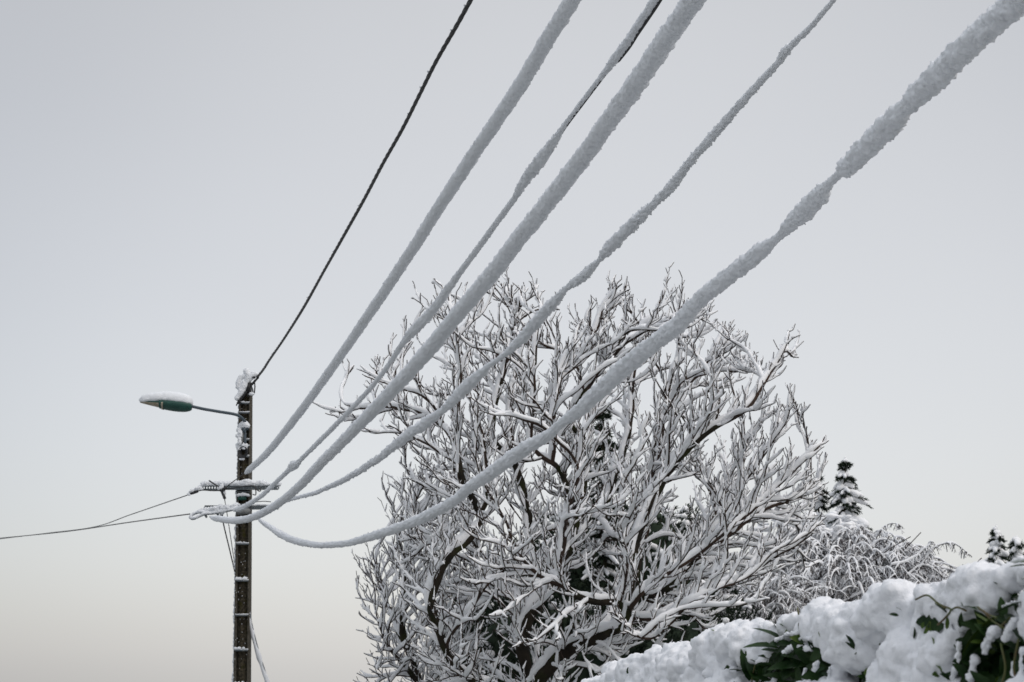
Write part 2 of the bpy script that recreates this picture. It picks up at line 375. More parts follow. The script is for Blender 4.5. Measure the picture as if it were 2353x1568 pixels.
# upper dead end
fit2 = thing('wire_fitting', 'snow-covered cable clamp sloping off the left end of the upper crossarm', 'wire fitting', P(*r2(380, 520), PY - .3))
m = MB(); tube(m, crom([P(*r2(x, y), dp) for x, y in ((235, 605), (300, 575), (420, 535), (540, 515), (700, 525), (870, 525))], .03), .012, 8)
tube(m, [P(*r2(300, 578), dp), P(*r2(420, 538), dp)], .03, 8); m.build('clamp', M_black, fit2)
s = MB()
for k, (x, y, rr) in enumerate([(235, 595, 26), (270, 570, 30), (265, 610, 20), (310, 530, 38), (350, 510, 36), (400, 490, 38), (450, 470, 38), (490, 440, 40), (530, 400, 42), (580, 380, 42), (620, 400, 40), (500, 490, 36), (280, 545, 26)]):
    blob(s, P(*r2(x, y), dp + .015 * math.sin(k * 2)), px(rr / 7.84 * .919, dp), 2, .22, 1.8, k)
fuse(s, 'snow', M_snow, fit2, .011, .007, 28, 3)
# pulley-like insulator below the arm
ins = thing('insulator', 'small snow-topped black insulator hanging under the upper crossarm', 'insulator', P(*r2(930, 560), dp))
m = MB(); tube(m, [P(*r2(870, 510), dp), P(*r2(905, 560), dp), P(*r2(945, 665), dp)], .02, 8); tube(m, [P(*r2(930, 510), dp - .03), P(*r2(975, 465), dp - .03)], .035, 10); tube(m, [P(*r2(935, 620), dp - .02), P(*r2(955, 675), dp - .02)], .028, 10)
tube(m, [P(*r2(650, 330), dp - .02), P(*r2(830, 448), dp - .02)], .013, 8); m.build('body', M_black, ins)
s = MB()
for k, (x, y, rr) in enumerate([(860, 480, 40), (900, 470, 46), (900, 430, 40), (850, 510, 30), (920, 560, 38), (950, 570, 34), (925, 600, 30), (970, 590, 20)]): blob(s, P(*r2(x, y), dp + .03), px(rr / 7.84 * .919, dp), 2, .22, 1.8, k)
fuse(s, 'snow', M_snow, ins, .011, .007, 28, 3)
m = MB(); tube(m, crom([P(*r2(x, y), PY - .3) for x, y in ((980, 500), (1100, 480), (1300, 445), (1480, 432), (1540, 450), (1565, 520), (1560, 610), (1510, 600))], .03), .011, 6)
tube(m, crom([P(*r2(x, y), PY - .25) for x, y in ((1640, 480), (1660, 530), (1640, 540), (1600, 520), (1560, 470))], .03), .012, 6)
tube(m, crom([P(*r2(x, y), PY - .25) for x, y in ((1400, 830), (1440, 880), (1480, 930), (1470, 800), (1520, 760), (1700, 735), (1860, 745))], .03), .008, 6)
m.build('jumper_cable', M_cable, pole)

# down-leads, each its own cable
def cable(label, pts, r, snow=None, name='cable', mat_=M_cable, cat='cable'):
    c = crom([P(x, y, d) for x, y, d in pts], .08); t = thing(name, label, cat, c[-1])
    m = MB(); tube(m, c, r, 8); m.build('wire', mat_, t)
    if snow:
        s = MB(); tube(s, c + np.array((-.4, -.2, .8)) * snow * .6, snow * (1 + .3 * vn(c * 5, 2)), 10, .2, 14, 4); s.build('snow', M_snow, t)
    return t
cable('thin black lead running down from the hanging insulator to the pole', [(515.5, 1144, dp), (521.7, 1181, dp + .05), (526.7, 1213, PY - .2), (543, 1322, PY - .05)], .0075)
cable('thicker dark lead sloping from the looped grip down to a pole rung', [(511, 1180, dp), (513.5, 1204, dp), (528, 1265, PY - .2), (542, 1325, PY - .05)], .012)
cable('taut bare line crossing the pole face from the insulator to the first snow sleeve', [(516, 1122, dp), (540, 1104, dp), (561, 1088, dp)], .009)
cable('distant bare line rising from the left edge to the upper crossarm clamp', [(429.5, 1138.5, dp), (300, 1183, 31), (215, 1211.5, 35), (100, 1226.5, 42), (-60, 1246, 55)], .0105)
cable('distant bare line rising gently from the left edge to the looped grip', [(436, 1181.5, dp), (294, 1201, 31), (150, 1222, 36), (0, 1237, 42), (-80, 1245, 47)], .012)
gw = cable('stiff snow-coated stay sloping away from the right side of the pole to the ground', [(571, 1405, PY), (577, 1440, PY), (594, 1505, PY), (618, 1580, PY), (690, 1812, PY)], .035, .04, 'stay_rod', M_galv, 'stay')

# ------------------------------------------------------------------ street lamp on the pole
lamp = thing('street_lamp', 'green street lamp head on a curved grey arm, thick snow on top', 'street lamp', P(*r1(1100, 590), PY - .17))
m = MB(); ap = crom([P(*r1(x, y), dd) for x, y, dd in ((585, 432, PY - .5), (700, 458, PY - .47), (850, 484, PY - .43), (980, 505, PY - .38), (1035, 523, PY - .33), (1075, 556, PY - .28), (1100, 600, PY - .2), (1106, 650, PY - .17))], .03)
tube(m, ap, .029, 12); m.build('arm', M_arm, lamp)
A0 = P(*r1(598, 434), PY - .5); A1 = P(*r1(112, 392), PY - .62); ax_ = A1 - A0; LL = np.linalg.norm(ax_); ax_ /= LL
side = np.cross(ax_, (0, 0, 1)); side /= np.linalg.norm(side); upv = np.cross(side, ax_)
def loft(mb, t0, t1, fu, fd, fw, n=40, k=24, na=0, nf=10, zc=lambda t: 0, expo=1.0):
    v = []
    for t in np.linspace(t0, t1, n):
        for q in range(k):
            a = q / k * 2 * math.pi; s_, c_ = math.sin(a), math.cos(a)
            hh = fu(t) if s_ > 0 else fd(t)
            v.append(A0 + ax_ * LL * t + side * fw(t) * math.copysign(abs(c_) ** expo, c_) + upv * (math.copysign(abs(s_) ** expo, s_) * hh + zc(t)))
    v = np.array(v)
    if na: v = v + upv * (fbm(v * nf, 5, 3) * na)[:, None] + side * (vn(v * nf, 8) * na)[:, None]
    mb.add(v, ring_faces(n, k))
prof = lambda t: max(0.0, math.sin(math.pi * min(1, max(0, t)) ** .62)) ** .55
m = MB(); loft(m, 0, .62, lambda t: .10 * prof(t), lambda t: .02 + .105 * math.sin(math.pi * min(1, (t + .03)) ** .55) ** .8, lambda t: .05 + .13 * prof(t)); loft(m, .60, 1.0, lambda t: .10 * prof(t), lambda t: .012 + .04 * prof(t), lambda t: .01 + .15 * prof(t))
m.build('housing', M_green, lamp)
m = MB(); loft(m, .565, .985, lambda t: .0 * t, lambda t: .022 + .085 * max(0, math.sin(math.pi * min(1, (t + .03)) ** .55)) ** .9, lambda t: .012 + .145 * prof(t)); m.build('bowl', M_bowl, lamp)
m = MB(); loft(m, .54, .575, lambda t: 0, lambda t: .025 + .11 * math.sin(math.pi * (t + .03) ** .55) ** .8, lambda t: .055 + .13 * prof(t)); m.build('bowl_rim', M_bowl, lamp)
m = MB(); pr2 = lambda t: max(0.0, 1 - abs(2 * (t + .02) / 1.05 - 1) ** 8) ** .5
loft(m, -.02, 1.03, lambda t: .075 * pr2(t) + .095 * prof(t), lambda t: .062 * pr2(t), lambda t: .045 * pr2(t) + .135 * prof(t), 80, 30, .007, 18, zc=lambda t: .055 + .02 * math.sin(t * 3) - .05 * max(0, t - .55), expo=.85)
m.build('snow_cap', M_snow, lamp)

# ------------------------------------------------------------------ overhead wires
def resample2d(ctrl, step):
    q = np.array([(x, y, 0, w) for x, y, w in ctrl], float); q = crom(q, step); return q
def wire_path(ctrl, z0, z1, step=2.2):
    """ctrl from pole (first) to the near end (last): x, y, apparent width"""
    q = resample2d(ctrl, step); s = np.concatenate([[0], np.cumsum(np.hypot(np.diff(q[:, 0]), np.diff(q[:, 1])))]); s /= s[-1]
    iz = 1 / z0 + (1 / z1 - 1 / z0) * s; z = 1 / iz
    p = np.array([P(x, y, d) for x, y, d in zip(q[:, 0], q[:, 1], z)])
    rad = q[:, 3] * z / FV / 2
    return p, rad, z
def sleeve(label, ctrl, z0, z1, wr=.012, seed=0, rough=.10, lump=.10, twist=.02, k=30, core_off=None):
    p, rad, z = wire_path(ctrl, z0, z1); rad = np.maximum(rad, .004)
    t = thing('overhead_wire', label, 'overhead wire', p[0])
    mb = MB(); n = len(p); tg, u, w = frames(p)
    sag = np.clip(rad - wr, 0, None)
    cp = p.copy()
    if core_off is not None: cp = p + core_off(np.linspace(0, 1, n))[:, None] * np.array((.8, 0, -.6))
    tube(mb, cp, np.full(n, wr), 10); mb.build('wire', M_cable, t)
    s = MB(); a = np.arange(k) / k * 2 * math.pi
    # centre line wanders, because lumps sit unevenly round the wire
    wob = np.stack([vn(p * 3.1, seed + 1), vn(p * 3.1, seed + 2), vn(p * 3.1, seed + 3)], 1) * (rad * lump * .5)[:, None]
    c = p + wob
    d = u[:, None, :] * np.cos(a)[None, :, None] + w[:, None, :] * np.sin(a)[None, :, None]
    arc = np.concatenate([[0], np.cumsum(np.linalg.norm(np.diff(p, axis=0), axis=1))])
    sm = np.convolve(np.pad(rad, 20, mode='edge'), np.ones(41) / 41, 'valid'); sn_ = np.concatenate([[0], np.cumsum(np.diff(arc) / sm[1:])])
    q = np.stack([np.repeat(sn_, k), np.tile(np.cos(a), n), np.tile(np.sin(a), n)], 1)      # cylinder unrolled in units of its own radius
    q[:, 1] += .35 * np.sin(q[:, 0] * .5) ; q += .25 * np.stack([vn(q * 1.3, 1), vn(q * 1.3, 2), vn(q * 1.3, 3)], 1)
    nn = lump * (np.abs(vn(q * 1.1, seed)) * 2 - .7) + lump * .75 * (np.abs(vn(q * 2.3, seed + 4)) * 2 - .7) + rough * .75 * (np.abs(vn(q * 4.6, seed + 5)) * 2 - .7) + rough * .45 * vn(q * 9, seed + 6)
    under = np.clip(-d.reshape(-1, 3)[:, 2], 0, 1)
    nn = nn + rough * .8 * under * vn(q * 6.5, seed + 9)
    if twist: nn = nn + twist * np.sin(q[:, 0] * 9 + np.tile(a, n) * 2 + 2.5 * vn(q * 1.5, 4))
    env = np.minimum(1, np.minimum(np.arange(n), n - 1 - np.arange(n)) / 6.0) ** .5
    rr = rad[:, None] * (1 + nn.reshape(n, k)) * np.maximum(env, .03)[:, None]
    v = c[:, None, :] + d * rr[:, :, None]; s.add(v.reshape(-1, 3), ring_faces(n, k)); s.build('snow_sleeve', M_snow, t)
    return t, p
wB = [(562, 1089, 13), (610, 1045, 16), (660, 985, 18), (730, 892, 20), (800, 792, 22), (870, 690, 25), (935, 592, 27), (1000, 490, 30), (1060, 398, 32), (1130, 293, 34), (1200, 188, 37), (1262, 85, 39), (1315, 0, 41), (1370, -90, 44), (1500, -300, 50)]
sleeve('even snow-coated wire ending on the pole face, second from the left overhead', wB, PY - .35, 7.0, seed=20, rough=.11, lump=.085, twist=.02)
wC = [(536, 1174, 14), (560, 1165, 13), (600, 1140, 12), (640, 1103, 12), (664, 1080, 14), (673, 1071, 24), (682, 1066, 20), (690, 1058, 12), (740, 1008, 13), (790, 958, 13), (840, 905, 13), (885, 850, 13), (925, 790, 16), (945, 765, 25), (975, 735, 27), (1000, 706, 25), (1030, 665, 22), (1060, 622, 17), (1105, 562, 17), (1150, 500, 17), (1185, 452, 18), (1200, 425, 26), (1225, 390, 34), (1255, 350, 32), (1275, 322, 24), (1300, 285, 15), (1345, 225, 15), (1385, 172, 16), (1410, 138, 25), (1438, 102, 27), (1455, 75, 24), (1480, 38, 24), (1505, 0, 25), (1560, -90, 22), (1700, -310, 26)]
wC = [(a_, b_, c_ * 0.88) for a_, b_, c_ in wC]
def offC(t): return .012 + .02 * (t > .72) * (t < 1.1)
sleeve('patchy thin snow-coated wire with bare black stretches and a round snow knob', wC, PY - .4, 7.2, wr=.011, seed=40, rough=.18, lump=.17, twist=0, core_off=offC)
wD = [(482, 1188, 13), (500, 1192, 17), (545, 1196, 19), (590, 1185, 20), (640, 1157, 22), (690, 1115, 24), (735, 1067, 27), (790, 1012, 30), (850, 951, 34), (920, 877, 38), (990, 798, 42), (1060, 712, 44), (1125, 636, 46), (1190, 552, 48), (1265, 456, 51), (1330, 374, 53), (1395, 284, 56), (1465, 188, 60), (1530, 92, 62), (1592, 0, 65), (1660, -95, 68), (1800, -290, 74)]
wD = [(a_, b_, c_ * 0.84) for a_, b_, c_ in wD]
sleeve('thickest evenly snow-coated wire, sweeping past the pole just below its crossarms', wD, PY - .5, 4.9, seed=60, rough=.11, lump=.10, twist=.01, k=44)
wE = [(632, 1160, 8), (660, 1150, 11), (690, 1142, 11), (720, 1134, 12), (760, 1118, 14), (800, 1098, 17), (830, 1080, 18), (880, 1046, 22), (930, 1006, 28), (980, 970, 30), (1015, 945, 20), (1050, 912, 32), (1090, 873, 32), (1125, 840, 17), (1150, 822, 15), (1180, 797, 24), (1210, 765, 32), (1270, 698, 32), (1300, 665, 18), (1335, 640, 30), (1364, 612, 24), (1378, 598, 15), (1395, 575, 34), (1440, 528, 36), (1485, 485, 30), (1500, 470, 24), (1545, 425, 30), (1590, 365, 26), (1640, 310, 28), (1700, 240, 26), (1760, 175, 22), (1785, 148, 20), (1803, 122, 28), (1825, 98, 20), (1860, 65, 18), (1915, 0, 16), (1980, -80, 16), (2140, -270, 18)]
wE = [(a_, b_, c_ * 0.8) for a_, b_, c_ in wE]
sleeve('bumpy snow-coated wire of uneven width passing over the big tree crown', wE, PY - .45, 6.6, wr=.010, seed=80, rough=.22, lump=.24, twist=0)
wF = [(592, 1192, 9), (612, 1206, 13), (650, 1231, 17), (690, 1246, 17), (740, 1253, 15), (800, 1248, 17), (860, 1231, 21), (920, 1211, 23), (980, 1186, 27), (1050, 1146, 24), (1075, 1122, 28), (1130, 1086, 31), (1200, 1035, 36), (1260, 1000, 26), (1290, 972, 24), (1330, 945, 34), (1380, 895, 42), (1440, 840, 45), (1500, 790, 43), (1560, 742, 44), (1610, 688, 42), (1680, 630, 42), (1742, 580, 44), (1785, 548, 22), (1815, 517, 40), (1850, 482, 48), (1882, 450, 52), (1890, 440, 44), (1897, 430, 32), (1915, 412, 22), (1930, 398, 26), (1938, 390, 48), (1948, 382, 56), (1985, 345, 60), (2025, 305, 64), (2062, 268, 62), (2078, 248, 48), (2092, 236, 52), (2115, 212, 68), (2180, 150, 70), (2250, 82, 74), (2325, 16, 78), (2400, -52, 80), (2560, -190, 76)]
wF = [(a_, b_, c_ * 0.9) for a_, b_, c_ in wF]
sleeve('rightmost snow-coated wire, broken by a bare gap and sagging below the crossarms', wF, PY - .3, 4.6, seed=100, rough=.13, lump=.16, twist=0, k=48)
# bare twisted cable from the pole top
cA = [(592, 866, 6), (606, 848, 6), (620, 826, 6), (655, 775, 6), (700, 703, 7), (745, 622, 7), (790, 542, 8), (838, 456, 8.5), (880, 376, 9), (925, 296, 9.5), (965, 216, 10), (1003, 140, 10.5), (1050, 58, 11.5), (1082, 0, 12), (1135, -95, 13), (1250, -300, 15)]
p, rad, z = wire_path(cA, PY - .2, 12.0, 2.0)
ta = thing('twisted_cable', 'bare dark twisted cable running up from the snowy pole top, leftmost overhead', 'cable', p[0])
tg, u, w = frames(p); arc = np.concatenate([[0], np.cumsum(np.linalg.norm(np.diff(p, axis=0), axis=1))])
for q in range(4):
    ph = arc * 2 * math.pi / .62 + q * math.pi / 2; cr = rad * .50
    m = MB(); tube(m, p + u * (np.cos(ph) * cr)[:, None] + w * (np.sin(ph) * cr)[:, None], rad * .52, 10); m.build('strand', M_cable, ta)
s = MB()
for f in (.05, .16, .25, .34, .41, .52, .57, .60, .68, .73, .745, .76, .80, .83):
    k_ = int(f * len(p)); blob(s, p[k_] + np.array((-.8, -.2, .5)) * rad[k_] * 1.15, rad[k_] * random.uniform(.35, .75), 2, .3, 2, k_)
s.build('snow_specks', M_snow, ta)

# ------------------------------------------------------------------ snow-laden bare trees (space colonisation inside the crown's outline)
UPZ = np.array((0, 0, 1.0))
def in_poly(x, y, poly):
    c = np.zeros(len(x), bool); n = len(poly)
    for i in range(n):
        x0, y0 = poly[i]; x1, y1 = poly[(i + 1) % n]
        t = ((y0 > y) != (y1 > y)); xi = (x1 - x0) * (y - y0) / ((y1 - y0) + 1e-9) + x0; c ^= t & (x < xi)
    return c
def edge_dist(x, y, poly):
    d = np.full(len(x), 1e9); n = len(poly)
    for i in range(n):
        a = np.array(poly[i], float); b = np.array(poly[(i + 1) % n], float); ab = b - a
        t = np.clip(((x - a[0]) * ab[0] + (y - a[1]) * ab[1]) / (ab @ ab), 0, 1)
        d = np.minimum(d, np.hypot(x - a[0] - t * ab[0], y - a[1] - t * ab[1]))
    return d
def attractors(poly, Y0, hd, n, prof_px=330, bias=0.0):
    xs, ys_ = zip(*poly); o = []
    while len(o) < n:
        x = rng.uniform(min(xs), max(xs), 4000); y = rng.uniform(min(ys_), max(ys_), 4000); k = in_poly(x, y, poly); x, y = x[k], y[k]
        e = np.minimum(1, edge_dist(x, y, poly) / prof_px); h = hd * np.sqrt(1 - (1 - e) ** 2); dd = rng.uniform(-1, 1, len(x))
        for i in range(len(x)): o.append(P(x[i], y[i], Y0 + dd[i] * h[i]))
    return np.array(o[:n])
def colonise(seeds, att, D=.12, infl=1.2, kill=.24, trop=(0, 0, .25), jit=.15, iters=160, maxn=30000, org=None, rad_=.0, mom=.45):
    """seeds: list of polylines (first is the trunk; later ones start near an earlier node)"""
    pos = []; par = []
    for pl in seeds:
        c = crom(pl, D); start = -1
        if pos:
            dd = np.linalg.norm(np.array(pos) - c[0], axis=1) + 2.0 * np.clip(np.array(pos)[:, 2] - c[0][2] + .1, 0, None); start = int(np.argmin(dd)); gap = np.linalg.norm(pos[start] - c[0])
            if gap > 1.6 * D:                        # grow the joint in a rising arc
                t_ = np.linspace(0, 1, int(gap / D) + 1)[1:-1, None]; c = np.vstack([pos[start] + (c[0] - pos[start]) * t_ - UPZ * gap * .16 * np.sin(t_ * math.pi), c])
        for q in c:
            pos.append(np.array(q)); par.append(start); start = len(pos) - 1
    A = att.copy(); best = np.full(len(A), 1e9); bi = np.zeros(len(A), int)
    new = np.arange(len(pos)); nch = {}
    trop = np.array(trop)
    for it in range(iters):
        NP = np.array([pos[i] for i in new])
        for s0 in range(0, len(NP), 400):
            d = np.linalg.norm(A[:, None, :] - NP[None, s0:s0 + 400, :], axis=2); j = d.argmin(1); m_ = d[np.arange(len(A)), j]; up = m_ < best
            best[up] = m_[up]; bi[up] = np.asarray(new)[s0 + j[up]]
        keep = best > kill; A, best, bi = A[keep], best[keep], bi[keep]
        act = best < infl
        if not act.any(): break
        srcs = {}
        for a_, i in zip(A[act], bi[act]):
            v = a_ - pos[int(i)]; v /= np.linalg.norm(v) + 1e-9
            srcs.setdefault(i, np.zeros(3)); srcs[i] += v
        new = []
        for i, v in srcs.items():
            if nch.get(i, 0) >= 3: continue
            v /= np.linalg.norm(v) + 1e-9; pv = pos[i] - pos[par[i]] if par[i] >= 0 else np.zeros(3)
            if org is not None:
                o_ = pos[i] - org; o_ /= np.linalg.norm(o_) + 1e-9; v = v + o_ * rad_
            v = v + trop + pv / D * mom + rng.normal(0, jit, 3); v /= np.linalg.norm(v)
            if org is not None and v @ o_ < -.1: v = v + o_ * .6; v /= np.linalg.norm(v)
            pos.append(pos[i] + v * D); par.append(i); new.append(len(pos) - 1); nch[i] = nch.get(i, 0) + 1
        if not new or len(pos) > maxn: break
    return np.array(pos), np.array(par)
def chains(pos, par, rtip, pw=3.0):
    n = len(pos); kids = [[] for _ in range(n)]
    for i, p_ in enumerate(par):
        if p_ >= 0: kids[p_].append(i)
    size = np.ones(n); rr = np.zeros(n)
    for i in range(n - 1, -1, -1):
        if kids[i]: size[i] = 1 + max(size[k] for k in kids[i]); rr[i] = sum(rr[k] for k in kids[i])
        else: rr[i] = rtip ** pw
    rad = rr ** (1 / pw)
    P2 = pos.copy()
    for _ in range(3):                               # relax the zigzag
        Q = P2.copy()
        for i in range(n):
            if par[i] >= 0 and kids[i]:
                k = max(kids[i], key=lambda q: rad[q]); Q[i] = .5 * P2[i] + .25 * (P2[par[i]] + P2[k])
        P2 = Q
    out_ = []; stack = [i for i in range(n) if par[i] < 0]
    while stack:
        i = stack.pop(); ch = [i] if par[i] < 0 else [par[i], i]
        c = i
        while kids[c]:
            k = max(kids[c], key=lambda q: (rad[q], size[q]))
            for o_ in kids[c]:
                if o_ != k: stack.append(o_)
            ch.append(k); c = k
        r = rad[ch].copy()
        if par[i] >= 0: r[0] = min(rad[par[i]], rad[i] * 1.1)
        out_.append((P2[ch], r))
    return out_
WIND = np.array((-.55, -.12, 1.0)); WIND /= np.linalg.norm(WIND)
def snow_on(mb, p, r, base, k=8, seed=0, thick=1.0, grow=.5, tipbare=True):
    """a cap of snow riding on the upwind side of a branch path"""
    n = len(p)
    if n < 3: return
    t, _, _ = frames(p)
    d = WIND[None] - t * (t @ WIND)[:, None]; L = np.linalg.norm(d, axis=1)[:, None]; d = d / (L + 1e-6)
    flat = np.clip(L[:, 0], .2, 1)                   # flat branches carry more than upright ones
    h = (base + grow * r) * (.55 + .55 * flat) * thick
    h = h * (1 + .30 * vn(p * 6.0, seed) + .20 * vn(p * 14.0, seed + 1))
    h = h * np.clip((flat - .22) * 3.2, .25, 1) * np.clip(1.35 + 1.6 * vn(p * 2.3, seed + 7), .25, 1)
    h = np.maximum(h, .12 * base)
    if tipbare:
        e = np.arange(n)[::-1]; h = h * np.clip(.30 + e / 5.0, 0, 1)
    c = p + d * (r * .5 + h * .80)[:, None]
    tube(mb, c, h, k, .22, 11, seed + 3)
def spur_paths(chs, every, lo, hi, rmax, rtip, up=.8):
    o = []
    for p, r in chs:
        if len(p) < 4: continue
        t, u, w = frames(p); seg = np.linalg.norm(p[1] - p[0]); acc = random.random() * every
        for i in range(1, len(p)):
            acc += seg
            if acc > every and r[i] < rmax:
                acc = random.uniform(-.4, .4) * every; a = random.uniform(0, 2 * math.pi)
                d = u[i] * math.cos(a) + w[i] * math.sin(a); d = d * .9 + t[i] * random.uniform(.3, .9) + np.array((0, 0, 1)) * up * random.random(); d /= np.linalg.norm(d)
                L = random.uniform(lo, hi) * random.uniform(.5, 1); m_ = max(3, int(L / .04)); s_ = np.linspace(0, 1, m_)[:, None]
                q = p[i] + d * L * s_ + np.array((0, 0, 1)) * (s_ ** 2) * L * .3 + rng.normal(0, .006, (m_, 3)) * s_
                o.append((q, np.linspace(min(r[i], rtip * 1.15), rtip * .7, m_)))
    return o
def view(p):
    """where a world point lands in the 2353 x 1568 picture (used to keep a twig inside the crown)"""
    q = p - CAM; f = q[1] * _cp + q[2] * _sp; u = -q[1] * _sp + q[2] * _cp
    return 1176.5 + FV * q[0] / f, 784 - FV * u / f
UP = np.array((0, 0, 1.0))
def twig(p0, d0, L, r0, r1, kink=.22, lift=.10, stepl=.06):
    """a stiff twig: straight runs that break direction at the buds and turn upwards"""
    n = max(2, int(round(L / stepl))); p = [np.array(p0, float)]; d = d0 / np.linalg.norm(d0); sd_ = np.cross(d, rng.normal(0, 1, 3)); sd_ /= np.linalg.norm(sd_) + 1e-9; sg = 1
    for q in range(n):
        if q and q % 2 == 0: d = d + sd_ * kink * sg * random.uniform(.4, 1.2) + rng.normal(0, .06, 3); sg = -sg
        d = d + UP * lift; d /= np.linalg.norm(d); p.append(p[-1] + d * L / n)
    return np.array(p), np.linspace(r0, r1, n + 1)
def bare_tree(label, seeds, att, poly, rtip, base, lat=(.17, .3, .85), spur=(.13, .07, .26), thickr=.036, D=.15, kill=.37, infl=1.5, trop=(0, 0, .2), pw=2.6, seed=0, org=None, rad_=.5, mom=1.0, maxr=.13, seedr=(), k=8, grow=.5, name='bare_tree', latr=.03):
    t = thing(name, label, 'tree', (seeds[0][0][0], seeds[0][0][1], 0))
    pos, par = colonise(seeds, att, D, infl, kill, trop, jit=.15, org=org, rad_=rad_, mom=mom); chs = chains(pos, par, rtip * 1.25, pw)
    main = []
    cx_, cy_ = np.array(poly, float).mean(0)
    def ok(p, m=.045):
        x, y = view(p); return in_poly(np.array([x + (cx_ - x) * m]), np.array([y + (cy_ - y) * m]), poly)[0]
    for p, r in chs:
        q = crom(np.column_stack([p, r]), .07); pr, rr = q[:, :3], np.clip(q[:, 3], rtip, maxr)
        for sdl, (ra, rb) in zip(seeds, seedr):           # the old wood keeps its girth
            c = crom(sdl, .15); dd = np.linalg.norm(pr[:, None, :] - c[None], axis=2); m_ = dd.argmin(1); near = dd.min(1) < .06
            if near.mean() > .3: rr = np.where(near, np.maximum(rr, ra + (rb - ra) * m_ / len(c)), rr)
        rr = np.convolve(np.pad(rr, 2, mode='edge'), np.ones(5) / 5, 'valid')
        pr = pr + .028 * np.stack([vn(pr * 2.3, 31), vn(pr * 2.3, 32), vn(pr * 2.3, 33)], 1) + .016 * np.stack([vn(pr * 6, 34), vn(pr * 6, 35), vn(pr * 6, 36)], 1)
        while len(pr) > 6 and not ok(pr[-1], .02): pr, rr = pr[:-1], rr[:-1]
        if len(pr) <= 6 and not ok(pr[-1], .02): continue
        tip_ = np.concatenate([np.cumsum(np.linalg.norm(np.diff(pr, axis=0), axis=1)[::-1])[::-1], [0]]); rr = np.minimum(rr, rtip + .022 * tip_); main.append((pr, rr))
    L1, L2 = [], []
    for p, r in main:
        tg, u, w = frames(p); acc = 0; side_ = random.uniform(0, 6.28); n = len(p)
        for i in range(1, n):
            acc += np.linalg.norm(p[i] - p[i - 1])
            if acc > lat[0] * (1 + 12 * max(0, r[i] - .02)) and r[i] < .11 and (r[i] < latr or random.random() < .55):
                acc = random.uniform(-.3, .3) * lat[0]; side_ += math.pi + random.uniform(-.7, .7)
                d = tg[i] * .75 + (u[i] * math.cos(side_) + w[i] * math.sin(side_)) * .8 + UP * .25
                if org is not None: o_ = p[i] - org; d = d + o_ / (np.linalg.norm(o_) + 1e-9) * .45
                L = random.uniform(lat[1], lat[2]) * (1 - .45 * i / n)
                q, rq = twig(p[i], d, L, min(r[i] * .85, rtip * 1.3), rtip * .8, .25, .07)
                if not ok(q[-1]): q, rq = q[:max(3, len(q) // 2)], rq[:max(3, len(q) // 2)]
                if ok(q[-1]) or random.random() < .5: L1.append((q, rq))
        if r[-1] < .02: L1.append(twig(p[-1], tg[-1] + UP * .2, random.uniform(.15, .6), r[-1], rtip * .7, .15, .1))
    L1 = [g_ for g_ in L1 if ok(g_[0][len(g_[0]) // 2])]
    for p, r in L1:
        tg, u, w = frames(p); acc = 0; side_ = random.uniform(0, 6.28)
        for i in range(1, len(p)):
            acc += np.linalg.norm(p[i] - p[i - 1])
            if acc > spur[0] * random.uniform(.6, 1.3):
                acc = 0; side_ += math.pi + random.uniform(-.9, .9); d = tg[i] * .8 + (u[i] * math.cos(side_) + w[i] * math.sin(side_)) * .85 + UP * .3
                L2.append(twig(p[i], d, random.uniform(spur[1], spur[2]), rtip * .85, rtip * .7, .2, .12, .045))
    T, C, S = MB(), MB(), MB()
    for i, (p, r) in enumerate(main):
        nb = int((r > thickr).sum())
        if nb > 2: tube(T, p[:nb + 1], r[:nb + 1], 14, .16, 6, seed, True, 2)
        if len(p) - nb > 1: tube(C, p[max(0, nb - 1):], r[max(0, nb - 1):], 7, .12, 20, seed)
        snow_on(S, p, r, base * 1.08, k + 2, seed + i % 50, 1.0, grow)
        if len(p) > 5 and r[0] < .06: blob(S, p[2] + WIND * (r[2] + base * .7), base * random.uniform(.9, 1.5), 1, .25, 2, seed, (1.1, 1.1, .8))
    for G, f in ((L1, .95), (L2, .72)):
        for i, (p, r) in enumerate(G):
            tube(C, p, r, 5, .1, 30, seed)
            if random.random() < .93: snow_on(S, crom(np.column_stack([p, r]), .045)[:, :3], np.interp(np.linspace(0, 1, len(crom(p, .045))), np.linspace(0, 1, len(r)), r), base * f, k - 1, seed + i % 50, random.uniform(.75, 1.2), grow)
            if random.random() < .45: blob(S, p[0] + WIND * (r[0] + base * .75) + (p[1] - p[0]) * .3, base * f * random.uniform(.8, 1.25), 1, .25, 2, seed, (1.1, 1.1, .8))
    T.build('trunk', M_bark, t); C.build('crown', M_twig, t); S.build('snow_cover', M_snow_t, t)
    print(label, 'nodes', len(pos), 'len', len(pos) * D, 'L1', len(L1), 'L2', len(L2), 'verts', S.n + C.n + T.n)
    return t

